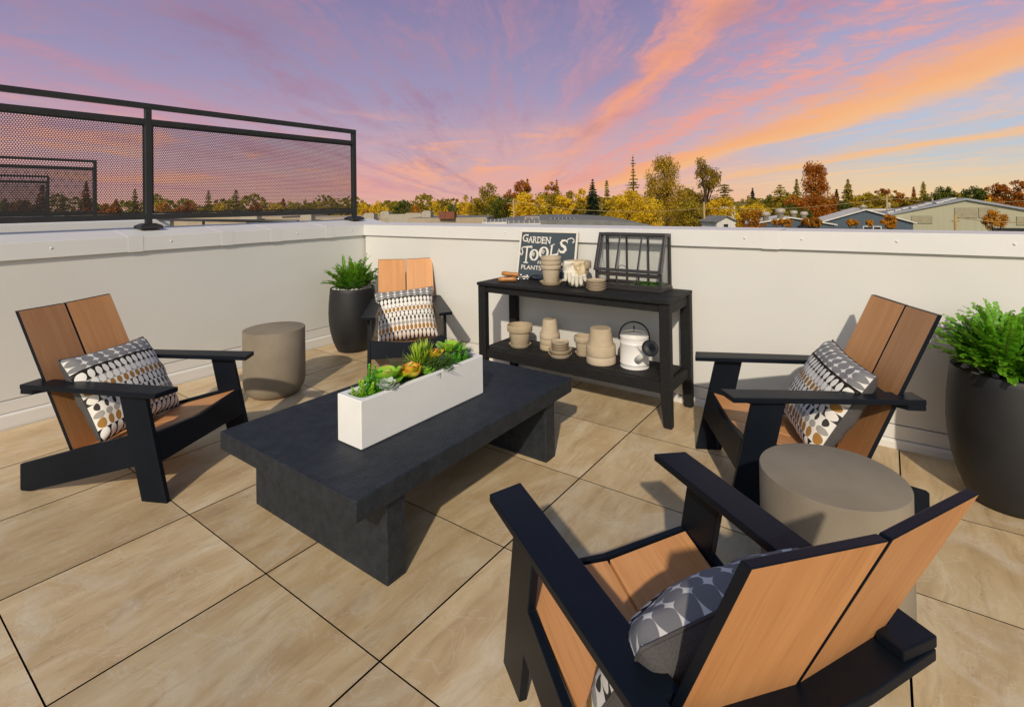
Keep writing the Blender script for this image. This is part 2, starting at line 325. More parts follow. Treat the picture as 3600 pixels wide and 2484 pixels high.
# ---------------------------------------------------------------- terrace
YL,XB=1.24,2.96
TX,TY=.5905,.61
def build_floor():
    mb=MB(); ids=[]
    for i in range(-6,6):
        for j in range(-6,14):
            x0,x1=i*TX,(i+1)*TX; y1,y0=-j*TY,-(j+1)*TY
            x0=max(x0+.0022,-3.4); x1=min(x1-.0022,XB-.004); y0+=.0032; y1=min(y1-.0032,YL-.004)
            if x1-x0<.02 or y1-y0<.02: continue
            mb.box(x0,x1,y0,y1,-.02,0); mb.m[-6:]=[1,0,1,1,1,1]; ids.append((random.random(),random.random(),random.random(),1))
    o=mb.build('floor',[M['tile'],M['sub']],kind='structure')
    ca=o.data.color_attributes.new('tile','FLOAT_COLOR','CORNER')
    ca.data.foreach_set('color',[c for q in ids for _ in range(24) for c in q])
    b=MB().box(-3.4,XB+.1,-8.5,YL+.1,-.25,-.035); s=b.build('roof_slab',M['sub'],kind='structure')
build_floor()
screw=lambda mb,p,ax: mb.lathe([(.007,0),(.006,.003),(0,.0045)],10,p,axis=ax,cap=False)
def wall(name,label,along,a0,a1,zi0,zi1,zo,thick=.33,lows=(.167,.088),seams=(),dots=(),drop=.105,outer=-1.2):
    """along='x': left wall, face toward -y at YL; along='y': back wall, face toward -x at XB"""
    root=empty(name,label,'wall')
    f0=YL if along=='x' else XB
    P=(lambda s,t,z:(s,f0+t,z)) if along=='x' else (lambda s,t,z:(f0+t,s,z))
    def strip(poly,m,nm,par,bv=.002,za=0,zb=0,poly2=None):
        mb=MB(); poly2=poly2 or poly; n=len(poly)
        vs=[P(a0,t,z) for t,z in poly]+[P(a1,t,z) for t,z in poly2]
        mb.add(vs,[tuple(range(n)),tuple(range(2*n-1,n-1,-1))]+[(i,(i+1)%n,n+(i+1)%n,n+i) for i in range(n)])
        return mb.build(nm,m,par,bevel=bv)
    body=[(0,lows[0]),(.0,zi0-drop+.02),(thick-.02,zi0-drop+.02),(thick-.02,outer),(.02,outer),(.02,lows[0])]
    strip(body,M['stucco'],'wall_panel',root,.0015,poly2=[(t,(z if z<.5 else zi1-drop+.02)) for t,z in body])
    strip([(-.004,lows[1]+.003),(-.004,lows[0]-.005),(.018,lows[0]-.005),(.018,lows[1]+.003)],M['cap'],'trim_board',root,.002)
    strip([(-.016,-.03),(-.016,lows[1]-.012),(-.006,lows[1]),(.017,lows[1]),(.017,-.03)],M['cap'],'baseboard',root,.003)
    def capoly(zi): return [(-.022,zi-drop),(-.020,zi),(thick,zo if zo else zi),(thick,(zo or zi)-.07),(thick-.012,(zo or zi)-.07),(thick-.012,zi-drop+.035),(-.010,zi-drop+.035),(-.010,zi-drop)]
    cp=strip(capoly(zi0),M['cap'],'coping',root,.0025,poly2=capoly(zi1))
    for s in seams:
        k=(s-a0)/(a1-a0); zi=zi0+(zi1-zi0)*k; zo_=zo or zi
        mb=MB(); q=[(-.0235,zi-drop-.001),(-.0215,zi+.0012),(thick+.002,zo_+.0012),(thick+.002,zo_-.03),(thick,zo_-.03),(thick,zo_),(-.020,zi),(-.022,zi-drop-.002)]
        n=len(q); vs=[P(s-.045,t,z) for t,z in q]+[P(s+.045,t,z) for t,z in q]
        mb.add(vs,[tuple(range(n)),tuple(range(2*n-1,n-1,-1))]+[(i,(i+1)%n,n+(i+1)%n,n+i) for i in range(n)]); mb.build('lap_joint',M['cap'],cp)
    ax=Matrix.Rotation(R(90),3,'X') if along=='x' else Matrix.Rotation(R(-90),3,'Y')
    for s in dots:
        k=(s-a0)/(a1-a0); zi=zi0+(zi1-zi0)*k
        mb=MB(); screw(mb,P(s,-.021,zi-.045),ax); mb.build('screw',M['cap'],cp)
    return root
wall('parapet_wall','long off white parapet wall under the black mesh fence','x',-1.6,3.29,1.10,1.10,1.152,seams=(1.00,1.62,2.02,2.55),dots=(.55,1.22,2.22,2.80),lows=(.167,.088))
wall('parapet_wall','off white parapet wall behind the garden sign and bench, without a fence','y',YL-.021,-5.2,1.100,1.121,1.1125,thick=.33,seams=(-2.47,),dots=(.98,.52,.06,-.55,-2.33,-2.63,-3.06,-3.5),lows=(.122,.045))
jm=MB().box(2.952,2.962,1.228,1.236,.17,.985); 
# neighbouring terraces in the same row
for k,lab in ((1,'pale parapet wall of the next terrace beyond the mesh fence'),(2,'distant pale parapet wall two terraces beyond the mesh fence')):
    y=YL+5.58*k; mb=MB().box(-3.4,3.29,y,y+.3,-1.2,1.0); o=mb.build('wall_panel',M['stucco']); 
    rt=empty('parapet_wall',lab,'wall',(0,0,0)); o.parent=rt
    cp=MB().prism([(-.02,.99),(-.02,1.095),(.33,1.15),(.33,1.05)],-3.4,3.31,lambda p,q,t:(t,y+p,q)).build('coping',M['cap'],rt,bevel=.003)
    fl=MB().box(-3.4,2.96,y-5.25,y,-.25,-.002); fl.build('floor',M['concrete'],kind='structure')
hb=MB().box(-3.4,3.2,-8.5,13,GZ,-.26); tag(hb.build('apartment_building',M['stucco']),'off white building block carrying the roof terraces','building')

# ---------------------------------------------------------------- mesh fences
def panel(x0,x1,z0,z1,pitch,rad):
    mb=MB(); dx=pitch; dy=pitch*math.sqrt(3)/2
    nx=int((x1-x0)/dx); nz=int((z1-z0)/dy); n=12; hexr=pitch/math.sqrt(3)
    for j in range(nz):
        for i in range(nx-(j%2)):
            cx=x0+(x1-x0-nx*dx)/2+dx*(i+.5+.5*(j%2)); cz=z0+(z1-z0-nz*dy)/2+dy*(j+.5)
            vs=[]
            for k in range(n):
                t=2*math.pi*k/n; vs.append((cx+rad*math.cos(t),0,cz+rad*math.sin(t)))
            for k in range(n):
                t=2*math.pi*k/n; tt=(t-math.pi/6)%(math.pi/3)-math.pi/6; rr=hexr*math.cos(math.pi/6)/math.cos(tt)
                vs.append((cx+rr*math.cos(t),0,cz+rr*math.sin(t)))
            mb.add(vs,[(k,(k+1)%n,n+(k+1)%n,n+k) for k in range(n)])
    fr=.012
    mb.box(x0,x1,-.001,.001,z0,z0+fr); mb.box(x0,x1,-.001,.001,z1-fr,z1); mb.box(x0,x0+fr,-.001,.001,z0+fr,z1-fr); mb.box(x1-fr,x1,-.001,.001,z0+fr,z1-fr)
    return mb
def fence():
    root=empty('mesh_fence','black perforated mesh fence standing on the near left parapet','fence',(0,1.475,0),0,'perforated fences between the terraces')
    posts=(3.02,1.165,-.69); zt=2.083
    for x in posts:
        p=MB().box(x-.02,x+.02,-.02,.02,1.165,zt-.04).build('post',M['fence'],root,bevel=.002)
        b=MB(); b.lathe([(.102,1.143),(.102,1.166),(.055,1.183),(.030,1.184)],4,(x,0,0),smooth=False,axis=None); ob=b.build('base_plate',M['fence'],p,bevel=.002)
        for v in ob.data.vertices:
            q=v.co; dx,dy=q.x-x,q.y; a=math.pi/4; q.x=x+dx*math.cos(a)-dy*math.sin(a); q.y=dx*math.sin(a)+dy*math.cos(a)
    MB().box(posts[2]-.02,posts[0]+.02,-.022,.022,zt-.04,zt).build('top_rail',M['fence'],root,bevel=.002)
    for a,b in ((1,0),(2,1)):
        x0,x1=posts[a]+.02,posts[b]-.02
        MB().box(x0,x1,-.019,.019,1.928,1.966).build('middle_rail',M['fence'],root,bevel=.002)
        MB().box(x0,x1,-.019,.019,1.212,1.252).build('bottom_rail',M['fence'],root,bevel=.002)
        panel(x0+.004,x1-.004,1.254,1.926,.0146,.0057).build('mesh_panel',M['fence'],root,fix=False)
    return root
fn=fence()
dup(fn,loc=(-.60,7.28,0),label='smaller mesh fence of the next terrace, seen through the nearest fence')
dup(fn,loc=(-.02,12.63,0),label='smallest and farthest mesh fence, seen through both nearer fences')

# ---------------------------------------------------------------- lounge chairs
def bx(z): return -.545-.475*(z-.175)
CG='matching lounge chairs around the low table'
def make_chair(label):
    t=empty('lounge_chair',label,'chair',group=CG)
    side=[(0,0),(-.109,.468),(-.241,.468),(-.198,.285),(-.772,.122),(-.772,.006),(-.766,0),(-.722,0),(-.164,.150),(-.128,0)]
    for s in (-1,1):
        MB().prism(side,s*.268,s*.290,XZ).build('side_frame',M['black'],t,bevel=.003)
        arm=[(.005,.228),(-.02,.330),(-.765,.296),(-.765,.205),(-.714,.206),(-.714,.241),(-.685,.241),(-.685,.208)]
        MB().prism([(x,s*y) for x,y in arm],.4685,.4905,XY).build('armrest',M['black'],t,bevel=.003)
    cb=[(-.765,.293),(-.700,.293),(-.655,.240),(-.655,-.240),(-.700,-.293),(-.765,-.293),(-.782,-.1),(-.782,.1)]
    MB().prism(cb,.4455,.4675,XY).build('cross_brace',M['black'],t,bevel=.003)
    # apron: upper edge dips to the middle, face follows the front legs
    ap=[(-.267,.172),(.267,.172),(.267,.298),(0,.275),(-.267,.298)]
    MB().prism(ap,0,-.020,lambda p,q,tt:(-.233*q+tt,p,q)).build('apron',M['black'],t,bevel=.0025)
    for s in (-1,1):
        # seat board: slopes back and down to the middle
        def seat(p,q,tt):
            z=.297-.27*(-.089-p)-(1-abs(q)/.266)*.022+tt; return (p,q,z)
        MB().prism([(-.094,s*.004),(-.094,s*.266),(-.535,s*.246),(-.555,s*.004)],-.019,0,seat).build('seat_board',[M['wood_seat']],t,bevel=.002)
        def back(p,q,tt):   # p height, q across, tt thickness
            cant=(1-abs(q)/.237)*.019
            return (bx(p)-cant-tt*.903,q,p-cant*.40-tt*.43*0)
        poly=[(.15,s*.0035),(.15,s*.237),(.815,s*.237),(.815,s*.0035)]
        mb=MB(); n=4; vs=[back(p,q,0) for p,q in poly]+[back(p,q,.021) for p,q in poly]
        mb.add(vs,[(0,1,2,3)],0).add(vs,[(7,6,5,4)],0).add(vs,[(i,(i+1)%n,n+(i+1)%n,n+i) for i in range(n)],1)
        bm_=mb.build('back_board',[M['wood_back'],M['black']],t,fix=False)
        b=bmesh.new(); b.from_mesh(bm_.data); bmesh.ops.remove_doubles(b,verts=b.verts,dist=1e-5); bmesh.ops.recalc_face_normals(b,faces=b.faces); b.to_mesh(bm_.data); b.free()
        bv=bm_.modifiers.new('Bevel','BEVEL'); bv.width=.002; bv.segments=2; bv.material=1
    return t
def make_cushion(label,size=.485,th=.19,seed=0):
    t=empty('cushion',label,'cushion',group='patterned cushions on the lounge chairs')
    rn=random.Random(seed); ph=[rn.uniform(0,6) for _ in range(6)]
    def surf(sgn):
        def f(u,v):
            a,b=2*u-1,2*v-1
            pin=1-.06*(1-a*a)**1*abs(b)**2.5; pin2=1-.06*(1-b*b)*abs(a)**2.5
            x=a*size/2*pin2; y=b*size*.90/2*pin
            e=(1-abs(a)**2.6)*(1-abs(b)**2.6); h=max(e,0)**.45*th/2
            wr=.006*math.sin(7*a+ph[0]+3*b)*math.sin(5*b+ph[1])*(1-e*.5)+.004*math.sin(15*a+ph[2])*abs(b)**3+.004*math.sin(14*b+ph[3])*abs(a)**3
            edge=min(1,(1-max(abs(a),abs(b)))*14)
            return (x,-sgn*(h+wr*edge),y)
        return f
    mb=MB(); mb.grid(surf(1),36,36,0,uv=True); mb.build('printed_front',M['cush'],t)
    mb=MB(); mb.grid(surf(-1),36,36,0); mb.build('plain_back',M['greyf'],t)
    # thin seam all round
    pts=[surf(0)(u,v) for u,v in [(i/24,0) for i in range(24)]+[(1,i/24) for i in range(24)]+[(1-i/24,1) for i in range(24)]+[(0,1-i/24) for i in range(25)]]
    MB().tube([(p[0],0,p[2]) for p in pts],.0035,6).build('seam',M['greyf'],t)
    return t
chairs=[('L',(.828,-.312),-63.3,'lounge chair beside the tan drum table at the left wall, facing the planter'),
 ('C',(2.232,-.172),-131.8,'lounge chair in the wall corner in front of the tall fern pot'),
 ('R',(2.132,-2.323),119,'lounge chair beside the garden bench, partly hidden by the larger drum table'),
 ('N',(1.030,-2.281),56,'nearest lounge chair, seen from behind with its wood back boards cropped at the frame')]
cush=dict(L=('patterned cushion leaning in the chair by the left wall, lit across its top',(-.515,.0,.398),2,4),
 C=('patterned cushion in the corner chair, facing the viewer squarely',(-.515,-.005,.390),-4,0),
 R=('patterned cushion on the chair beside the garden bench',(-.515,.0,.395),3,-5),
 N=('patterned cushion seen from behind in the nearest chair',(-.50,.015,.355),2,6))
ch0=make_chair(chairs[0][3]); cu0=make_cushion(cush['L'][0])
for i,(k,c,h,lab) in enumerate(chairs):
    o=ch0 if i==0 else dup(ch0); o['label']=lab; o.location=(c[0],c[1],0); o.rotation_euler=(0,0,R(h))
    lab2,p,rollz,spin=cush[k]
    q=cu0 if i==0 else dup(cu0); q['label']=lab2
    mw=Matrix.Translation((c[0],c[1],0))@Matrix.Rotation(R(h),4,'Z')@Matrix.Translation(p)@Matrix.Rotation(R(90+spin),4,'Z')@Matrix.Rotation(R(-32),4,'X')@Matrix.Rotation(R(rollz),4,'Y')
    # cushion front (-y local) must face the chair's front (+x)
    q.matrix_world=mw

# ---------------------------------------------------------------- low table
def table():
    t=empty('coffee_table','low charcoal stone coffee table with slab legs in the centre','table',(1.34,-1.203,0))
    MB().box(-.69,.69,-.447,.447,.29,.365).build('table_top',M['stone'],t,bevel=.006,seg=3)
    for s in (-1,1):
        a=[(s*.505-.0425,0),(s*.505+.0425,0),(s*.505+.0425,.2895),(s*.505-.0425,.2895)]
        MB().prism([(x,z) for x,z in a],-.425,.435,XZ).build('leg',M['stone'],t,bevel=.005)
table()
# ---------------------------------------------------------------- drum tables
def drum(label,c,h,rb):
    prof=[(.0,0)]+[(rb+(.2-rb)*math.sin(a*math.pi/12),.11*(1-math.cos(a*math.pi/12))) for a in range(0,7)]
    prof+=[(.2,.2),(.2,h-.004),(.1985,h-.001),(.196,h),(0,h)]
    o=MB().lathe(prof,72,(0,0,0),cap=False).build('drum_table',M['concrete']); o.location=(*c,0)
    tag(o,label,'side table','round concrete drum tables')
    md=o.modifiers.new('E','EDGE_SPLIT'); md.split_angle=R(40)
drum('round tan concrete drum table between the left chair and the corner pot',(1.568,.452),.45,.13)
drum('round grey topped concrete drum table beside the nearest chair',(1.478,-2.868),.455,.13)
# ---------------------------------------------------------------- fern pots
M['fern']=leaf_mat('fern_leaf',[(0,(.05,.15,.008)),(.5,(.085,.25,.012)),(1,(.17,.38,.02))],.45,.3,.35)
M['fern2']=leaf_mat('fern_leaf_bright',[(0,(.035,.14,.006)),(.5,(.085,.28,.010)),(1,(.17,.43,.02))],.45,.3,.35)
M['stem']=simple('brown_stem',(.12,.06,.02),None,30,.7)
def big_pot(label,c,flabel,seed,fm,nf,L,spread,peb=True):
    rn=random.Random(seed)
    t=empty('planter_pot',label,'pot',(*c,0))
    o=MB().lathe([(0,.0),(.118,0),(.135,.006),(.152,.04),(.175,.10),(.195,.18),(.207,.27),(.209,.34),(.205,.43),(.196,.53),(.193,.556),(.189,.562),(.183,.558),(.180,.53),(.18,.50)],64,cap=False).build('pot_body',M['pot'],t)
    mb=MB()
    for k in range(150 if peb else 22):
        rr=math.sqrt(rn.random())*.172; a=rn.random()*6.28; s=rn.uniform(.009,.018)
        ax=Euler((rn.random()*3,rn.random()*3,rn.random()*3)).to_matrix()
        mb.lathe([(0,-s*.7),(s*.8,-s*.45),(s,0),(s*.8,s*.5),(0,s*.7)],7,(rr*math.cos(a),rr*math.sin(a),.535+rn.uniform(0,.012)),axis=ax,cap=False)
    mb.lathe([(0,.528),(.179,.528)],24,cap=False)
    mb.build('white_pebbles',M['pebble'],t)['kind']='stuff'
    if not peb: MB().lathe([(0,.536),(.1795,.536)],32,cap=False).build('soil',M['soil'],t)
    f=empty('fern_plant',flabel,'plant',(c[0],c[1],.53))
    lf=MB(); sm=MB()
    for k in range(nf):
        az=k*2.4+rn.uniform(-.3,.3); l=L*rn.uniform(.55,1.12); el0=R(rn.uniform(30,88)); l*=(.62+.38*math.sin(el0)); droop=rn.uniform(.2,1.2)*spread
        dirx=Vector((math.cos(az),math.sin(az),0)); p=Vector((dirx.x*rn.uniform(.01,.07),dirx.y*rn.uniform(.01,.07),0)); el=el0; pts=[]
        N=14
        for i in range(N+1):
            pts.append(p.copy()); p=p+(dirx*math.cos(el)+Vector((0,0,1))*math.sin(el))*(l/N); el-=droop/N*(.4+1.4*i/N); dirx=(Matrix.Rotation(rn.uniform(-.13,.13),3,'Z')@dirx)
        sm.tube(pts,[.0016*(1-.7*i/N) for i in range(N+1)],4)
        for i in range(3,N+1):
            tn=(pts[i]-pts[i-1]).normalized(); side=tn.cross(Vector((0,0,1))); side=side.normalized() if side.length>1e-3 else Vector((1,0,0)); nr=side.cross(tn)
            ll=(.0265 if i<N else .02)*(1-.55*abs(i/N-.55)*1.6)*rn.uniform(.85,1.15)*L/.36
            for s in (-1,1):
                for sub in (0,.5):
                    q=pts[i-1].lerp(pts[i],sub+rn.uniform(-.1,.1)); ld=(side*s*.9+tn*.45+nr*rn.uniform(-.5,.6)).normalized(); wd=ld.cross(nr).normalized()*ll*.52; nn=nr*ll*.12
                    lf.add([q,q+ld*ll*.35+wd*.8,q+ld*ll*.75+wd*1.15+nn,q+ld*ll+nn*.2,q+ld*ll*.75-wd*1.15+nn,q+ld*ll*.35-wd*.8],[(0,1,2,3,4,5)],0,False,[(0,i/N)]*6)
    lf.build('fern_leaves',fm,f,fix=False); sm.build('fern_stems',M['stem'],f)
big_pot('tall charcoal pot with white pebbles in the corner of the walls',(2.555,.895),'dark green fern growing in the corner pot behind the chair',3,M['fern'],120,.315,.8)
big_pot('large charcoal pot at the end of the back wall, cropped by the frame',(2.625,-3.425),'bright green fern in the large pot beside the bench side chair',5,M['fern2'],210,.315,.95,False)

# ---------------------------------------------------------------- garden bench
def bench():
    t=empty('potting_bench','charcoal two tier potting bench holding pots against the back wall','bench',(2.516,-1.31,0))
    y0,y1=-.705,.705
    for k,(a,b) in enumerate(((-.014,.146),(.149,.309),(.312,.428))):
        MB().box(a,b,y0,y1,.706,.728).build('top_plank',M['console'],t,bevel=.005,seg=3)
    for k,(a,b) in enumerate(((.045,.135),(.138,.235),(.238,.372))):
        MB().box(a,b,y0+.05,y1-.05,.233,.255).build('shelf_plank',M['console'],t,bevel=.004)
    MB().box(.012,.034,y0+.064,y1-.064,.655,.705).build('top_apron',M['console'],t,bevel=.003)
    MB().box(.392,.414,y0+.064,y1-.064,.655,.705).build('top_apron',M['console'],t,bevel=.003)
    MB().box(.012,.040,y0+.064,y1-.064,.188,.250).build('shelf_apron',M['console'],t,bevel=.003)
    MB().box(.376,.400,y0+.064,y1-.064,.188,.232).build('shelf_apron',M['console'],t,bevel=.003)
    for s in (-1,1):
        yo=s*.704; yi=s*.640
        for x0,x1,fx in ((0,.046,0),(.374,.424,1)):
            mb=MB(); zz=[0,.19,.7055]; ins=[(s*.657,s*.704),(yi,yo),(yi,yo)]; vs=[]
            for z,(a,b) in zip(zz,ins): vs+=[(x0,a,z),(x1,a,z),(x1,b,z),(x0,b,z)]
            fs=[(3,2,1,0),(8,9,10,11)]+[(j*4+k,j*4+(k+1)%4,j*4+4+(k+1)%4,j*4+4+k) for j in range(2) for k in range(4)]
            mb.add(vs,fs).build('leg',M['console'],t,bevel=.004)
        a,b=(s*.668,s*.690)
        MB().box(.0465,.3735,min(a,b),max(a,b),.640,.7055).build('side_rail',M['console'],t,bevel=.003)
        MB().box(.0465,.3735,min(a,b),max(a,b),.190,.250).build('side_rail',M['console'],t,bevel=.003)
    for yy in (-.672,.672):
        for zz in (.68,.22): MB().lathe([(.005,0),(.004,.002),(0,.003)],8,(-.0005,yy,zz),axis=Matrix.Rotation(R(-90),3,'Y'),cap=False).build('bolt',M['blkmetal'],t)
bench()
# ---------------------------------------------------------------- terracotta
def pot_prof(r,b,h,band,inner=True):
    p=[(0,0),(b*.94,0),(b,.004)]; r_=r-.0015
    rb=b+(r*.93-b)*(h-band)/h
    p+=[(rb-.0006,h-band-.001),(rb+.004,h-band),(r*.985-.002,h-band),(r*.985,h-band+.0025),(r,h-.005),(r-.0008,h-.0015),(r-.002,h),(r-.008,h-.001),(r*.985-.011,h-band),(b-.006,.012),(0,.012)]
    return p
def sauc_prof(r,h): return [(0,0),(r*.84,0),(r*.86,.002),(r-.001,h-.003),(r,h-.001),(r-.002,h),(r-.006,h-.002),(r*.86-.004,.006),(0,.006)]
def cpot(label,c,z,r,b,h,band,inv=False,grp=None):
    pr=pot_prof(r,b,h,band)
    if inv: pr=[(a,h-q) for a,q in pr]
    o=MB().lathe(pr,48,cap=False).build('clay_pot',M['terra']); o.location=(*c,z); md=o.modifiers.new('E','EDGE_SPLIT'); md.split_angle=R(38)
    tag(o,label,'flower pot',grp or 'pale clay pots on the bench'); return o
def csauc(label,c,z,r,h,grp=None):
    o=MB().lathe(sauc_prof(r,h),48,cap=False).build('clay_saucer',M['terra']); o.location=(*c,z); md=o.modifiers.new('E','EDGE_SPLIT'); md.split_angle=R(38)
    tag(o,label,'saucer',grp or 'pale clay saucers on the bench'); return o
def behind(contact,r):
    dd=Vector((contact[0]-CAM.x,contact[1]-CAM.y)).normalized(); return (contact[0]+dd.x*r,contact[1]+dd.y*r)
ZS,ZT=.2555,.7285
c=behind((2.642,-.885),.078); csauc('saucer under the single pot at the left end of the lower shelf',c,ZS,.082,.022); cpot('upright clay pot on a saucer at the left end of the lower shelf',c,ZS+.0062,.093,.064,.150,.046)
c=behind((2.704,-1.097),.072)
for k,l in enumerate(('bottom pot of the upturned stack behind the small saucers','middle pot of the upturned stack behind the small saucers','narrow topmost pot of the upturned stack behind the small saucers')): cpot(l,c,ZS+.0395*k,.0725,.048,.132,.0378,True)
c=behind((2.586,-1.249),.078)
for k,l in enumerate(('lower of the two wide saucers at the front of the lower shelf','upper of the two wide saucers, carrying the small saucers')): csauc(l,c,ZS+.0252*k,.081,.0238)
for k,l in enumerate(('lowest small saucer of the stack on the wide saucers','second lowest small saucer of the stack on the wide saucers','second highest small saucer of the stack on the wide saucers','topmost small saucer of the stack on the wide saucers')): csauc(l,c,ZS+.0310+.0172*k,.0625,.016)
c=behind((2.713,-1.357),.06); csauc('saucer under the small pot half hidden by the large upturned pot',c,ZS,.060,.020); cpot('small upright pot half hidden behind the large upturned pot',c,ZS+.0062,.066,.046,.122,.036)
c=behind((2.597,-1.542),.096)
for k,l in enumerate(('lower of the two large upturned pots beside the watering can','upper of the two large upturned pots beside the watering can')): cpot(l,c,ZS+.0500*k,.0955,.068,.172,(.048,.068)[k],True)
c=behind((2.629,-1.161),.08); csauc('saucer under the upright stack of three pots on the bench top',c,ZT,.0805,.022)
for k,l in enumerate(('bottom pot of the upright stack in front of the sign','middle pot of the upright stack in front of the sign','top pot of the upright stack in front of the sign')): cpot(l,c,ZT+.0062+.0292*k,.072,.051,.128,.0275)
cg=behind((2.681,-1.336),.062); cpot('large upright pot with work gloves hanging over its rim',cg,ZT,.0955,.060,.166,.046)
c=behind((2.597,-1.516),.06)
for k,l in enumerate(('bottom saucer of the four stacked beside the glass greenhouse','second saucer from the bottom beside the glass greenhouse','third saucer from the bottom beside the glass greenhouse','topmost of the four saucers stacked beside the glass greenhouse')): csauc(l,c,ZT+.0162*k,.065,.0152)
# ---------------------------------------------------------------- watering can
def can():
    c=behind((2.636,-1.749),.0895); t=empty('watering_can','white watering can with black handle and rose on the lower shelf','watering can',(*c,ZS))
    o=MB().lathe([(0,.004),(.084,.004),(.087,0),(.090,.003),(.0885,.010),(.0885,.026),(.0905,.028),(.0905,.031),(.0885,.033),(.0885,.150),(.0905,.153),(.0885,.156),(.0885,.188),(.0905,.191),(.0885,.194),(.086,.190),(.084,.03),(0,.03)],56,cap=False).build('can_body',M['white'],t); md=o.modifiers.new('E','EDGE_SPLIT'); md.split_angle=R(50)
    dd=Vector((c[0]-CAM.x,c[1]-CAM.y)).normalized(); rt=Vector((dd.y,-dd.x)); f=-dd
    # half cover over the back of the opening
    n=20; vs=[]
    for k in range(n+1):
        a=math.pi*k/n; p=rt*math.cos(a)*.0875-f*math.sin(a)*.0875; vs.append((p.x,p.y,.193+.018*math.sin(a)))
    pb=-f*.012
    vs2=[(rt.x*math.cos(math.pi*k/n)*.0875+pb.x*math.sin(math.pi*k/n),rt.y*math.cos(math.pi*k/n)*.0875+pb.y*math.sin(math.pi*k/n),.194+.026*math.sin(math.pi*k/n)) for k in range(n+1)]
    MB().add(vs+vs2,[(k,k+1,n+2+k,n+1+k) for k in range(n)],0,True).build('cover',M['white'],t)
    # carrying handle, arching over the opening from side to side
    pts=[]
    for k in range(25):
        a=math.pi*k/24; q=rt*math.cos(a)*.094+f*.018*math.sin(a); pts.append((q.x,q.y,.165+.118*math.sin(a)**.8+.0))
    MB().tube(pts,.0052,8).build('handle',M['blkmetal'],t)
    pts=[]
    for k in range(15):
        a=math.pi*(k/14); q=-f*(.088+.045*math.sin(a)); pts.append((q.x,q.y,.07+.16*(1-k/14)))
    MB().tube(pts,.005,8).build('rear_handle',M['blkmetal'],t)
    p0=f*.080+rt*.018; p0=Vector((p0.x,p0.y,.062)); p1=Vector((2.585-c[0],-1.868-c[1],.428-.006-ZS)); ax=(p1-p0).normalized()
    MB().tube([p0,p0.lerp(p1,.35),p0.lerp(p1,.72)],[.024,.0175,.0115],16).build('spout',M['white'],t)
    q0=f*.086+rt*.012; MB().tube([(q0.x,q0.y,.150),p0.lerp(p1,.62)],.004,6).build('brace',M['white'],t)
    # rose: a disc facing the viewer with raised rings
    tf=(Vector((CAM.x,CAM.y,CAM.z+.1))-Vector((c[0]+p1.x,c[1]+p1.y,ZS+p1.z))).normalized(); tf=(tf*.8+ax*.5).normalized(); rot=tf.to_track_quat('Z','Y').to_matrix()
    prof=[(0,-.028),(.012,-.028),(.014,-.02),(.044,-.005),(.0475,0),(.0485,.004),(.046,.0075),(.042,.006),(.038,.0035),(.034,.0065),(.030,.0035),(.026,.0075),(.021,.0045),(.017,.009),(.012,.006),(.008,.011),(0,.0125)]
    MB().lathe(prof,40,tuple(p1),axis=rot,cap=False).build('rose',M['black'],t)
    MB().tube([p0.lerp(p1,.68),p0.lerp(p1,.95)],[.0125,.014],14).build('collar',M['blkmetal'],t)
can()
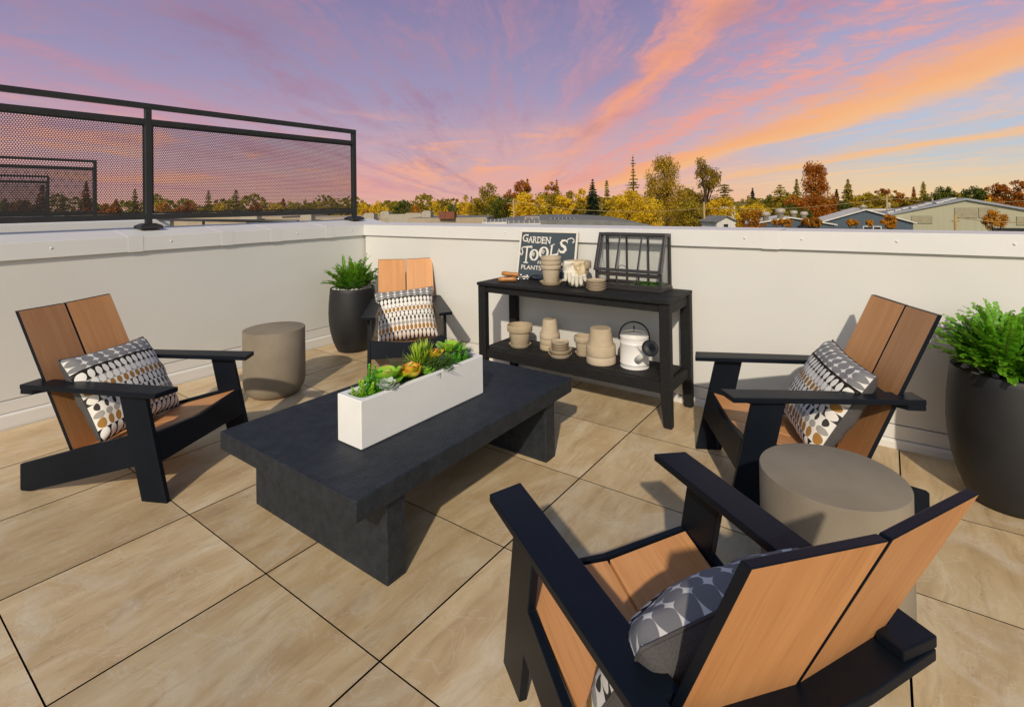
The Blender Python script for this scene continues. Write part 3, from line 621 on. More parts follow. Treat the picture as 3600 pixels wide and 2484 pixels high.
# ---------------------------------------------------------------- glass greenhouse
def greenhouse():
    t=empty('glass_greenhouse','small black framed glass greenhouse standing on the bench top','greenhouse',(2.734,-1.666,ZT))
    W_=.226; D_=.186; xr=.092; H=.356; zs=.118; e=.009
    fr=MB()
    fr.box(-.004,D_+.004,-W_-.004,W_+.004,0,.018); fr.build('base_tray',M['gh'],t,bevel=.002)
    fr=MB()
    for s in (-1,1):
        y0,y1=(s*W_,s*(W_-2*e)); a,b=min(y0,y1),max(y0,y1)
        fr.box(0,2*e,a,b,.0185,zs-.0105); fr.box(D_-2*e,D_,a,b,.0185,H-.0205)
        fr.box(2*e+.0005,D_-2*e-.0005,a,b,.0185,.034); fr.box(xr+.0175,D_-2*e-.0005,a,b,H-.02,H-.001)
        fr.prism([(0,zs-.0095),(2*e,zs-.0095),(xr+.016,H-.021),(xr-.002,H-.021)],a,b,XZ)
    wi=W_-2*e-.0005
    fr.box(0,2*e,-wi,wi,.0185,.036); fr.box(0,2*e,-wi,wi,zs-.034,zs-.010); fr.box(D_-2*e,D_,-wi,wi,.0185,.036); fr.box(D_-2*e,D_,-W_,W_,H-.02,H)
    fr.box(xr-.002,xr+.017,-W_,W_,H-.02,H)
    for yy in (-.075,.075):
        fr.box(.004,.012,yy-.005,yy+.005,.0365,zs-.0345); fr.box(D_-.014,D_-.004,yy-.006,yy+.006,.0365,H-.0205)
    fr.build('frame',M['gh'],t,bevel=.0012)
    ld=empty.__wrapped__ if False else None
    # hinged lid: frame with four panes' worth of glazing bars
    L0=Vector((-.010,0,zs-.004)); L1=Vector((xr-.006,0,H+.002)); dl=(L1-L0); n=Vector((-dl.z,0,dl.x)).normalized()
    def slab(s0,s1,ya,yb,t0,t1,mb):
        p=[L0+dl*s0,L0+dl*s1]
        vs=[]
        for y in (ya,yb):
            for q in p:
                for tt in (t0,t1): v=q+n*tt; vs.append((v.x,y,v.z))
        mb.add(vs,[(0,1,3,2),(4,6,7,5),(0,4,5,1),(2,3,7,6),(0,2,6,4),(1,5,7,3)])
    lid=MB(); w2=W_+.004
    slab(0,.075,-w2,w2,0,.010,lid); slab(.925,1,-w2,w2,0,.010,lid)
    for s in (-1,1): slab(.0755,.9245,min(s*w2,s*(w2-.017)),max(s*w2,s*(w2-.017)),0,.010,lid)
    for yy in (-.075,.075): slab(.0755,.9245,yy-.0055,yy+.0055,.001,.009,lid)
    lo=lid.build('lid',M['gh'],t,bevel=.001)
    gl=MB(); qa,qb=L0+dl*.07+n*.005,L0+dl*.93+n*.005; gl.add([(qa.x,-w2+.016,qa.z),(qb.x,-w2+.016,qb.z),(qb.x,w2-.016,qb.z),(qa.x,w2-.016,qa.z)],[(0,1,2,3)]); gl.build('glass_pane',M['glass'],lo)
    hp=[]
    for k in range(13):
        a=math.pi*k/12; q=L0+dl*.05+n*.010; hp.append((q.x-.004-.006*math.sin(a),.022+.030*math.cos(a)*1.0,q.z+.030*math.sin(a)))
    MB().tube(hp,.0022,6).build('pull_handle',M['gh'],lo)
    gp=MB(); gp.add([(.008,-wi,.037),(.008,wi,.037),(.008,wi,zs-.035),(.008,-wi,zs-.035)],[(0,1,2,3)]); gp.build('glass_pane',M['glass'],t)
    for s in (-1,1):
        y=s*(W_-e); q=[(2*e,.035),(D_-2*e,.035),(D_-2*e,H-.021),(xr+.017,H-.021),(2*e+.001,zs-.01)]
        MB().add([(x_,y,z_) for x_,z_ in q],[(0,1,2,3,4)]).build('glass_pane',M['glass'],t)
    MB().add([(D_-.009,-wi,.037),(D_-.009,wi,.037),(D_-.009,wi,H-.021),(D_-.009,-wi,H-.021)],[(0,1,2,3)]).build('glass_pane',M['glass'],t)
    # a little greenery inside
    gm=MB(); rn=random.Random(2)
    for k in range(260):
        x,y=rn.uniform(.03,.15),rn.uniform(-.20,-.02); z=.02+rn.random()*.022; s=rn.uniform(.006,.012); a=rn.random()*6.3
        dx,dy=s*math.cos(a),s*math.sin(a); gm.add([(x,y,z),(x+dx-dy*.4,y+dy+dx*.4,z+s*.5),(x+2*dx,y+2*dy,z+s*.3),(x+dx+dy*.4,y+dy-dx*.4,z+s*.5)],[(0,1,2,3)])
    o=gm.build('moss_patch',M['moss'],fix=False); o.location=(2.734,-1.666,ZT); tag(o,'patch of green moss lying inside the glass greenhouse','moss'); o['kind']='stuff'
greenhouse()
# ---------------------------------------------------------------- sign
def sign():
    Wd,Hh,th=.505,.36,.012
    bot=Vector((2.850,-.9685,ZT+.001)); lean=math.atan2(.072,.35)
    t=empty('garden_sign','slate sign in cream frame leaning on the wall, lettered garden tools','sign')
    # local: x right (as read), y up, z out of the face; readers look along +x world
    X=Vector((0,-1,0)); Y=Vector((math.sin(lean),0,math.cos(lean))); Z=X.cross(Y)
    t.matrix_world=Matrix(((X.x,Y.x,Z.x,bot.x),(X.y,Y.y,Z.y,bot.y),(X.z,Y.z,Z.z,bot.z),(0,0,0,1)))
    b=.014
    MB().box(-Wd/2+b,Wd/2-b,b,Hh-b,0,.007).build('board',M['sign'],t)
    fr=MB(); fr.box(-Wd/2,Wd/2,0,b,0,th); fr.box(-Wd/2,Wd/2,Hh-b,Hh,0,th); fr.box(-Wd/2,-Wd/2+b,b,Hh-b,0,th); fr.box(Wd/2-b,Wd/2,b,Hh-b,0,th); fr.build('frame',M['cream'],t,bevel=.0015)
    def P(u,v,z=.0075): return (-Wd/2+u*Wd,Hh*(1-v),z)
    def text(s,u0,u1,v0,v1,off=.0,rot=0,serifs=()):
        """v0 top, v1 baseline"""
        cu=bpy.data.curves.new('lettering','FONT'); cu.body=s; cu.size=1; cu.extrude=.0; cu.offset=off
        o=bpy.data.objects.new('lettering',cu); COL.objects.link(o); bpy.context.view_layer.update()
        xs=[c_[0] for c_ in o.bound_box]; ys=[c_[1] for c_ in o.bound_box]; wv=max(xs)-min(xs)
        dg=bpy.context.evaluated_depsgraph_get(); me=bpy.data.meshes.new_from_object(o.evaluated_get(dg)); bpy.data.objects.remove(o)
        hx=max(v.co.y for v in me.vertices); lx=min(v.co.x for v in me.vertices); ly=min(v.co.y for v in me.vertices); wx=max(v.co.x for v in me.vertices)-lx
        ca,sa=math.cos(rot),math.sin(rot)
        for v in me.vertices:
            x=(v.co.x-lx)/wx*(u1-u0)*Wd; y=(v.co.y-ly)/(hx-ly)*(v1-v0)*Hh; p=P(u0,v1)
            v.co=(p[0]+x*ca-y*sa,p[1]+x*sa+y*ca,.0078)
        mb=MB(); mb.add([tuple(v.co) for v in me.vertices],[tuple(p.vertices) for p in me.polygons])
        for q in serifs: stroke(q,.0028,mb)
        return mb.build('lettering',M['cream'],t,fix=False)
    def stroke(pts,wd,mb,z=.0079):
        """flat ribbon through (u,v) points with half widths in metres"""
        pp=[Vector(P(u,v,z)) for u,v in pts]; n=len(pp); wd=wd if hasattr(wd,'__len__') else [wd]*n; L=[];Rr=[]
        for i in range(n):
            tn=(pp[min(i+1,n-1)]-pp[max(i-1,0)]); tn.normalize(); nn=Vector((-tn.y,tn.x,0)); L.append(pp[i]+nn*wd[i]); Rr.append(pp[i]-nn*wd[i])
        mb.add([tuple(p) for p in L+Rr],[(i,i+1,n+i+1,n+i) for i in range(n-1)])
    # GARDEN: big initial, small capitals, slab serifs
    hs=lambda u,v:[(u-.018,v),(u+.018,v)]
    text('G',.05,.150,.085,.245,.012,serifs=[[(.143,.075),(.143,.125)]])
    for ch,u0,u1,v0,v1,sf in (('A',.158,.235,.125,.252,((.165,.252),(.228,.252))),('R',.243,.312,.13,.258,((.25,.258),(.308,.258),(.246,.132))),('D',.320,.392,.132,.262,((.327,.262),(.324,.134))),('E',.402,.458,.133,.265,((.406,.265),(.405,.135))),('N',.468,.548,.135,.27,((.474,.27),(.474,.137),(.542,.137)))): text(ch,u0,u1,v0,v1,.012,serifs=[hs(*q) for q in sf])
    mb=MB()
    # TOOLS: tall curled letters stepping up to the right
    stroke([(.07,.36),(.235,.345)],[.004,.0075],mb); stroke([(.235,.325),(.235,.39)],.0025,mb)
    stroke([(.150,.36),(.148,.68)],.0068,mb,.0081); stroke([(.105,.685),(.190,.685)],.004,mb)
    stroke([(.07,.36),(.05,.39),(.066,.43),(.078,.48),(.062,.525),(.038,.52),(.034,.49),(.05,.485)],[.004,.004,.0045,.005,.0045,.004,.0035,.002],mb)
    mb.build('lettering',M['cream'],t,fix=False)
    def ringo(cu,cv,ru,rv):
        mb=MB(); n=36; k1=[(cu+ru*math.cos(2*math.pi*k/n),cv+rv*math.sin(2*math.pi*k/n)) for k in range(n+1)]
        stroke(k1,[.0045+.0055*abs(math.cos(2*math.pi*k/n)) for k in range(n+1)],mb)
        sp=[(cu-.01+ru*.52*(1-k/22)*math.cos(k*.55+1.2),cv-rv*.18+rv*.40*(1-k/22)*math.sin(k*.55+1.2)) for k in range(21)]
        stroke(sp,.0024,mb,.0083); mb.build('lettering',M['cream'],t,fix=False)
    ringo(.285,.515,.062,.105); ringo(.452,.455,.066,.108)
    mb=MB(); stroke([(.583,.30),(.575,.50)],.0068,mb); stroke([(.555,.315),(.625,.27)],.003,mb); stroke([(.55,.515),(.69,.475)],[.006,.007],mb,.0081); stroke([(.688,.40),(.695,.485)],[.001,.005],mb)
    mb.build('lettering',M['cream'],t,fix=False); mb=MB()
    S=[(.95,.195),(.945,.235),(.915,.245),(.935,.17),(.89,.135),(.84,.16),(.815,.205)]
    S2=[(.835,.225),(.80,.185),(.75,.195),(.728,.24),(.75,.29),(.80,.325),(.815,.375),(.785,.425),(.735,.425),(.705,.385)]
    stroke([(.815,.20),(.85,.155),(.90,.135),(.935,.16),(.945,.205),(.92,.23)],[.004,.0036,.0036,.0036,.004,.006],mb)
    stroke(S2,[.003,.006,.0085,.0095,.0105,.0115,.0115,.0105,.008,.004],mb); stroke([(.708,.36),(.700,.42)],.003,mb); stroke([(.83,.18),(.838,.245)],.003,mb)
    mb.build('lettering',M['cream'],t,fix=False)
    text('FLOWER POTS',.36,.925,.635,.70,.01); text('PLANTS & SEEDS',.075,.83,.735,.825,.012)
sign()
# ---------------------------------------------------------------- gloves
def glove(name,label,base,xdir,col,fingers,length,seed):
    rn=random.Random(seed); t=empty(name,label,'glove',base,0,'work gloves over the pot rim')
    return t
def gloves():
    dd=Vector((cg[0]-CAM.x,cg[1]-CAM.y,0)).normalized(); rt=Vector((dd.y,-dd.x,0)); f=-dd; zr=ZT+.166
    def pt(a,b,z): q=rt*a+f*b; return (q.x,q.y,z)
    def body(t,mat,a0,a1,top,bot,wob,out,nm):
        # cuff goes inside the pot, over the rim, then hangs outside
        def fn(u,v):
            a=a0+(a1-a0)*u
            if v<.25: k=v/.25; b=.066+.030*k+out; z=zr-.02+.032*k
            elif v<.40: k=(v-.25)/.15; b=.096+.010*math.sin(k*math.pi/2)+out; z=zr+.012-.012*k*k
            else: k=(v-.40)/.60; b=.106+.004*math.sin(k*6+u*4)-k*.012+out; z=zr-(top-bot)*k
            e=math.sqrt(max(0,1-(2*u-1)**4)); b+=.012*e+.004*math.sin(u*9+v*5+wob)*e
            b-=.5*abs(a)**2*4
            return pt(a+.004*math.sin(v*7+wob),b,z)
        mb=MB(); mb.grid(fn,14,26); 
        def fb(u,v):
            p=Vector(fn(u,v)); return tuple(p-f*.004)
        mb.grid(fb,14,26)
        return mb
    def finger(mb,a,z,b,l,ang,r):
        pts=[];rr=[]
        for k in range(8):
            q=k/7; pts.append(pt(a+math.sin(ang)*l*q,b-.006*q-.004*math.sin(q*3),z-math.cos(ang)*l*q)); rr.append(r*(1.0 if q<.7 else math.sqrt(max(.12,1-((q-.7)/.3)**2))))
        mb.tube(pts,rr,9)
    t=empty('work_glove','pale canvas work glove draped over the left of the pot rim','glove',(*cg,0),0,'work gloves over the pot rim')
    body(t,M['glove'],-.088,-.016,.095,.03,.3,.004,'a').build('glove_body',M['glove'],t)
    for a,l,an,r in ((-.076,.070,-.05,.0115),(-.056,.082,.05,.0125),(-.036,.074,.12,.0125),(-.020,.058,.25,.0115)):
        mb=MB(); finger(mb,a,zr-.055,.106,l,an,r); mb.build('finger',M['glove'],t)
    t=empty('work_glove','tan palmed work glove hanging over the middle of the pot rim','glove',(*cg,0),0,'work gloves over the pot rim')
    body(t,M['glovep'],-.022,.050,.095,.02,1.7,.010,'b').build('glove_body',M['glovep'],t)
    for k,(a,l,an,r) in enumerate(((-.026,.078,-.10,.0125),(-.004,.086,-.02,.0135),(.020,.078,.06,.0135),(.042,.052,.22,.0125))):
        mb=MB(); finger(mb,a,zr-.075,.113,l,an,r); mb.build('finger',M['glove'],t)
    mb=MB(); finger(mb,.004,zr-.03,.124,.058,.32,.013); mb.build('thumb',M['glovep'],t)
gloves()
# ---------------------------------------------------------------- hand tools
def tool(label,p0,p1,kind,cat):
    p0,p1=Vector(p0),Vector(p1); ax=(p1-p0); L=ax.length; rot=ax.normalized().to_track_quat('X','Z')
    t=empty('hand_'+kind,label,cat,p0); t.rotation_mode='QUATERNION'; t.rotation_quaternion=rot
    t.scale=(1.22,)*3; A=Matrix.Rotation(R(90),3,'Y')
    h=.112
    MB().lathe([(0,0),(.008,.0012),(.0125,.008),(.0142,.022),(.0130,.045),(.0122,.065),(.0140,.085),(.0125,.102),(.009,.108),(0,.109)],20,axis=A,cap=False).build('wood_handle',M['handle'],t)
    mb=MB().lathe([(.0095,.1095),(.0095,.126),(.006,.130)],14,axis=A); mb.tube([(.129,0,0),(.155,0,.002),(.185,0,-.004)],.0042,8); mb.build('shank',M['steel'],t)
    mb=MB()
    if kind=='fork':
        for s in (-1,0,1):
            mb.tube([(.18,0,-.003),(.20,s*.022,.004),(.245,s*.030,.006),(.268,s*.030,-.002),(.272,s*.030,-.018)],[.004,.0035,.003,.003,.0015],6)
        mb.build('tines',M['blkmetal'],t)
    else:
        def fn(u,v):
            x=.175+.13*v; wd=.030*(math.sin(min(1,v*3.2)*math.pi/2))*(1-max(0,(v-.7)/.3)**2*.85); a=2*u-1; return (x,a*wd,-.004+.014*a*a-.006*v)
        mb.grid(fn,10,14); mb.grid(lambda u,v:(fn(u,v)[0],fn(u,v)[1],fn(u,v)[2]-.0015),10,14); mb.build('blade',M['steel'],t)
tool('wooden handled trowel lying lowest on the bench top before the sign',(2.592,-.735,ZT+.0178),(2.700,-.905,ZT+.0178),'trowel','trowel')
tool('wooden handled cultivator fork resting on top of the trowel handle',(2.660,-.715,ZT+.052),(2.738,-.91,ZT+.036),'fork','hand fork')
# ---------------------------------------------------------------- white planter with succulents
PX,PY,PZ=1.234,-1.322,.3655; PR=R(-.8); PH=.186
def P2W(x,y,z): return Vector((PX+x*math.cos(PR)-y*math.sin(PR),PY+x*math.sin(PR)+y*math.cos(PR),PZ+z))
def planter():
    t=empty('trough_planter','long white trough planter of succulents on the low table','planter',(PX,PY,PZ),PR)
    a,b=.360,.0745
    def rr(hx,hy,r,n=6):
        p=[]
        for cx,cy,a0 in ((hx-r,hy-r,0),(-hx+r,hy-r,90),(-hx+r,-hy+r,180),(hx-r,-hy+r,270)):
            for k in range(n+1): q=R(a0+90*k/n); p.append((cx+r*math.cos(q),cy+r*math.sin(q)))
        return p
    rings=[(rr(a-.004,b-.004,.004),0),(rr(a,b,.004),.004),(rr(a,b,.004),PH-.003),(rr(a-.002,b-.002,.004),PH),(rr(a-.019,b-.019,.03),PH),(rr(a-.022,b-.022,.03),PH-.004),(rr(a-.024,b-.024,.03),PH-.05)]
    vs=[];n=len(rings[0][0]);fs=[]
    for p,z in rings: vs+=[(x,y,z) for x,y in p]
    for j in range(len(rings)-1): fs+=[(j*n+k,j*n+(k+1)%n,(j+1)*n+(k+1)%n,(j+1)*n+k) for k in range(n)]
    fs.append(tuple(range(n-1,-1,-1))); fs.append(tuple((len(rings)-1)*n+k for k in range(n)))
    MB().add(vs,fs).build('trough',M['planter'],t)
    rn=random.Random(11); mb=MB()
    for k in range(5200):
        x=rn.uniform(-.334,.334); y=rn.uniform(-.049,.049)
        z=PH-.024+.016*rn.random()+.010*math.sin(x*30)*math.cos(y*50); an=rn.random()*6.28; l=rn.uniform(.006,.014); up=rn.uniform(-.1,.8)
        dx,dy,dz=l*math.cos(an)*.8,l*math.sin(an)*.8,l*up; w_=.0011
        if abs(y+dy)>.053 or abs(x+dx)>.338: continue
        mb.add([(x-w_*math.sin(an),y+w_*math.cos(an),z),(x+w_*math.sin(an),y-w_*math.cos(an),z),(x+dx,y+dy,z+dz)],[(0,1,2)])
    mb.box(-.335,.335,-.05,.05,PH-.040,PH-.025)
    mb.build('moss',M['moss'],t,fix=False)['kind']='stuff'
planter()
M['paddle']=leaf_mat('paddle_leaf',[(0,(.17,.42,.02)),(.6,(.27,.58,.03)),(.86,(.35,.58,.06)),(.97,(.45,.20,.10)),(1,(.50,.12,.08))],.35,.15,.12,.5)
M['echev']=leaf_mat('red_tipped_leaf',[(0,(.40,.52,.03)),(.70,(.70,.60,.04)),(.86,(.72,.44,.03)),(.96,(.68,.15,.03)),(1,(.55,.05,.02))],.35,.12,.15,.5)
M['glauc']=leaf_mat('pale_glaucous_leaf',[(0,(.28,.38,.27)),(.7,(.42,.50,.42)),(.93,(.46,.52,.46)),(1,(.30,.26,.27))],.6,.05,.15,.2)
M['sedum']=leaf_mat('sedum_leaf',[(0,(.04,.24,.01)),(.6,(.09,.42,.015)),(1,(.20,.58,.03))],.4,.15,.3)
M['sedum2']=leaf_mat('light_sedum_leaf',[(0,(.13,.38,.015)),(.6,(.28,.58,.025)),(1,(.46,.70,.05))],.4,.15,.3)
M['spike']=leaf_mat('spiky_leaf',[(0,(.13,.28,.015)),(.5,(.32,.50,.03)),(1,(.46,.60,.07))],.4,.15,.2)
M['string']=leaf_mat('stringy_stem',[(0,(.04,.10,.015)),(.7,(.075,.15,.03)),(1,(.13,.22,.05))],.5,.05,.3)
M['bud']=leaf_mat('bud_leaf',[(0,(.10,.32,.02)),(1,(.25,.50,.04))],.4,.15,.2)
def leaf(mb,o,az,el,L,wd,cup,curl,thick=.12,nu=6,nv=9,shape=1.0):
    """a fleshy leaf: base at o, pointing az/el, bending by curl, cupped"""
    hd=Vector((math.cos(az),math.sin(az),0)); sd_=Vector((-math.sin(az),math.cos(az),0)); pts=[]; p=Vector(o); e=el
    fr=[]
    for j in range(nv+1):
        t=hd*math.cos(e)+Vector((0,0,1))*math.sin(e); nn=Vector((0,0,1))*math.cos(e)-hd*math.sin(e); fr.append((p.copy(),nn)); p=p+t*(L/nv); e+=curl/nv
    for sgn in (1,-1):
        def fn(u,v):
            j=min(int(v*nv+1e-6),nv); q,nn=fr[j]; a=2*u-1
            ww=wd*(math.sin(math.pi*min(1,v**shape*.93+.04))**.75)*(1 if v<.999 else .12)
            return q+sd_*a*ww+nn*(cup*a*a*ww+sgn*thick*ww*(1-a*a))
        mb.grid(fn,nu,nv,0,True,True)
def rosette(name,label,x,y,z,m,rings,seed,tilt=(0,0),thick=.14,grp=None):
    rn=random.Random(seed); mb=MB(); a0=rn.random()*6
    for (n,el,L,wd,curl,cup,rad) in rings:
        for k in range(n):
            az=a0+2*math.pi*k/n+rn.uniform(-.12,.12); leaf(mb,(rad*math.cos(az),rad*math.sin(az),0),az,R(el+rn.uniform(-5,5)),L*rn.uniform(.9,1.08),wd*rn.uniform(.92,1.06),cup,R(curl),thick)
        a0+=math.pi/n+.3
    o=mb.build(name,m,fix=False); o.scale=(1.16,)*3; o.location=P2W(x,y,z+.010); o.rotation_euler=(tilt[0],tilt[1],0); tag(o,label,'succulent',grp); return o
SZ=PH-.028
# positions along the trough (left end first)
rosette('paddle_succulent','paddle leaved green succulent near the left end of the trough',-.165,.012,SZ+.02,M['paddle'],[(4,10,.085,.040,10,.28,.008),(4,38,.072,.036,14,.30,.006),(2,68,.045,.022,8,.35,.003)],4,thick=.08)
rosette('paddle_succulent','paddle leaved green succulent near the right end of the trough',.225,.022,SZ+.055,M['paddle'],[(5,8,.075,.028,12,.25,.008),(4,36,.060,.026,14,.3,.005),(2,66,.035,.016,5,.3,.003)],9,thick=.08)
rosette('echeveria','large yellow echeveria with red leaf tips beside the paddle succulent',-.058,-.008,SZ+.014,M['echev'],[(7,22,.062,.027,34,.40,.006),(6,42,.055,.026,30,.42,.004),(5,62,.044,.021,22,.45,.003),(3,78,.030,.014,10,.4,.001)],5)
rosette('echeveria','smaller yellow echeveria with red leaf tips behind the stringy clump',.130,.030,SZ+.040,M['echev'],[(6,24,.050,.022,34,.4,.005),(5,46,.045,.021,30,.42,.003),(4,66,.035,.017,20,.45,.002)],6)
rosette('pale_rosette','pale blue green rosette at the left front of the trough',-.205,-.040,SZ+.018,M['glauc'],[(10,16,.040,.0125,24,.3,.006),(9,36,.036,.012,22,.32,.005),(7,56,.029,.0105,18,.35,.003),(4,74,.020,.008,8,.35,.001)],7,(R(14),0),.2)
rosette('pale_rosette','pale spiky grey rosette at the right end of the trough',.295,-.012,SZ+.030,M['glauc'],[(12,18,.042,.0085,16,.3,.004),(11,40,.040,.008,14,.3,.003),(8,64,.034,.0075,8,.3,.002)],8,(0,0),.2)
rosette('bud_succulent','small green bud rosette beside the red tipped echeveria',.020,-.032,SZ+.010,M['bud'],[(7,20,.034,.013,30,.4,.004),(6,46,.030,.012,26,.42,.003),(4,70,.02,.009,10,.4,.001)],12)
def sedum(label,x,y,stems,m,seed,sz=1):
    rn=random.Random(seed); mb=MB()
    for (sx,sy,h,lx,ly) in stems:
        n=int(h/.0026)
        for k in range(n):
            q=k/n; az=k*2.4; p=(sx+lx*q,sy+ly*q,h*q); el=R(20+55*q**2); leaf(mb,p,az,el,.0165*sz*(1-.45*q),.0040*sz,.1,R(25),.55,3,4)
    o=mb.build('sedum',m,fix=False); o.scale=(1.25,1.25,1.15); o.location=P2W(x,y,SZ+.004); tag(o,label,'succulent','sedum sprigs in the trough'); return o
sedum('light green sedum sprigs at the very left end of the trough',-.300,.0,[(0,0,.060,.006,0),(.022,-.014,.045,.01,-.004),(-.016,.012,.040,-.008,.004),(.012,.018,.052,0,.006)],M['sedum2'],1)
sedum('tall dark green sedum sprigs between light sedum and paddle leaves',-.252,.018,[(0,0,.100,.004,0),(.020,.004,.088,.010,0),(-.014,-.016,.060,-.006,-.004),(.012,-.022,.050,.004,-.004),(.028,-.01,.07,.01,0)],M['sedum'],2)
sedum('bright green sedum sprigs in front of the right paddle leaves',.235,-.028,[(0,0,.075,.004,-.004),(.016,.008,.085,.004,0),(-.022,.002,.058,-.006,-.004),(.026,-.006,.05,.008,-.006),(-.01,-.008,.045,0,-.005)],M['sedum'],3)
sedum('light green sedum tip beside the stringy clump',.190,.006,[(0,0,.105,-.004,0),(.012,-.006,.078,.004,0)],M['sedum2'],4)
sedum('green sedum sprig at the far right corner of the trough',.305,.034,[(0,0,.075,.006,0),(.012,-.008,.062,.012,0),(-.012,0,.066,-.004,0)],M['sedum2'],5)
def spiky(label,x,y,n,h,seed):
    rn=random.Random(seed); mb=MB()
    for cx,cy,hh,k0 in ((-.020,.004,h,n),(.030,.010,h*1.0,n)):
        for k in range(k0):
            q=k/k0; az=k*2.4+rn.uniform(-.3,.3); leaf(mb,(cx+.006*math.cos(az),cy+.006*math.sin(az),hh*.55*q),az,R(25+50*q+rn.uniform(-10,10)),hh*.48*rn.uniform(.8,1.1),.0034,.2,R(rn.uniform(-10,22)),.3,2,6)
        mb.tube([(cx,cy,-.01),(cx,cy,hh*.55)],.004,6)
    o=mb.build('spiky_succulent',M['spike'],fix=False); o.scale=(1.15,1.15,1); o.location=P2W(x,y,SZ+.006); tag(o,label,'succulent')
spiky('tall spiky yellow green tuft in the middle of the trough',.045,.022,70,.155,3)
def stringy(label,x,y,n,L,seed,sx=.03,sy=.02,h=.035):
    rn=random.Random(seed); mb=MB()
    for k in range(n):
        p=Vector((rn.gauss(0,sx),rn.gauss(0,sy),rn.uniform(-.005,.02))); d_=Vector((rn.gauss(0,1),rn.gauss(0,.9),rn.uniform(.3,1.6))).normalized(); pts=[p.copy()]; l=L*rn.uniform(.5,1.1)
        for i in range(6): p=p+d_*l/6; d_=(d_+Vector((rn.gauss(0,.22),rn.gauss(0,.22),rn.gauss(-.10,.18)))).normalized(); pts.append(p.copy())
        b=len(mb.v); mb.tube(pts,[.0017,.0017,.0016,.0016,.0015,.0013,.0008],5); 
    o=mb.build('stringy_succulent',M['string']); o.location=P2W(x,y,SZ+.012); tag(o,label,'succulent','stringy succulents in the trough')
stringy('dense stringy dark green clump spilling over the front edge of the trough',.115,-.022,190,.075,1,.034,.018)
stringy('thin stringy olive clump behind the yellow echeveria',-.055,.040,55,.105,2,.026,.010)
# ---------------------------------------------------------------- far ground and trees
M['ground']=simple('dry_town_ground',(.14,.12,.075),(.09,.10,.05),.02,.95)
MB().add([(-2500,-2500,GZ),(3500,-2500,GZ),(3500,3500,GZ),(-2500,3500,GZ)],[(0,1,2,3)]).build('ground',M['ground'],kind='structure')
def fol(name,c1,c2,c3):
    m,g,b=new_mat(name); oi=g.n('ShaderNodeObjectInfo').outputs['Random']; tc=g.n('ShaderNodeTexCoord').outputs['Object']
    n1=g.noise(tc,.45,3,.6); n2=g.noise(tc,3.5,2,.6); f=g.m('ADD',g.m('MULTIPLY',n1,.75),g.m('MULTIPLY_ADD',n2,.55,g.m('MULTIPLY_ADD',oi,.16,-.22)))
    c=g.ramp(f,[(.3,c1),(.5,c2),(.72,c3)]); g.set(b.inputs['Base Color'],c); b.inputs['Roughness'].default_value=.6; b.inputs['Specular IOR Level'].default_value=.2
    out=m.node_tree.nodes['Material Output']; t=g.n('ShaderNodeBsdfTranslucent',{'Color':c}).outputs[0]; mx=g.n('ShaderNodeMixShader'); mx.inputs[0].default_value=.35; g.set(mx.inputs[1],b.outputs[0]); g.set(mx.inputs[2],t); g.set(out.inputs['Surface'],mx.outputs[0]); return m
F={'gold':fol('golden_foliage',(.30,.19,.010),(.70,.46,.018),(.92,.66,.035)),
 'olive':fol('olive_foliage',(.12,.095,.010),(.33,.24,.016),(.60,.43,.03)),
 'green':fol('green_foliage',(.03,.055,.008),(.09,.115,.012),(.24,.22,.02)),
 'dark':fol('dark_spruce_foliage',(.010,.022,.014),(.022,.040,.022),(.05,.07,.03)),
 'rust':fol('rust_foliage',(.16,.045,.006),(.40,.125,.010),(.62,.23,.018)),
 'orange':fol('orange_foliage',(.24,.09,.008),(.54,.23,.015),(.74,.36,.03)),
 'euc':fol('eucalyptus_foliage',(.10,.068,.010),(.33,.21,.015),(.68,.44,.03))}
M['bark']=simple('tree_bark',(.10,.06,.035),(.06,.035,.02),6,.9)
def crown(mb,centers,nl,size,rn,flat=.8,droop=0):
    tot=sum(r**2 for _,r in centers)
    for c,r in centers:
        for k in range(max(6,int(nl*r*r/tot))):
            v=Vector((rn.gauss(0,1),rn.gauss(0,1),rn.gauss(0,1))).normalized()*r*(rn.random()**.45); v.z*=flat
            p=Vector(c)+v; p.z-=droop*rn.random()*r; s=size*rn.uniform(.6,1.4)
            nrm=(v.normalized()*1.1+Vector((rn.gauss(0,.55),rn.gauss(0,.55),rn.gauss(0,.55)))).normalized(); a=nrm.cross(Vector((rn.gauss(0,1),rn.gauss(0,1),rn.gauss(0,1)))).normalized(); b=nrm.cross(a)
            if droop: a=(a*.6+Vector((0,0,-1))).normalized(); b=a.cross(Vector((rn.gauss(0,1),rn.gauss(0,1),.1))).normalized()*.6
            mb.add([p-a*s*.5,p+b*s*.42,p+a*s*.5,p-b*s*.42],[(0,1,2,3)])
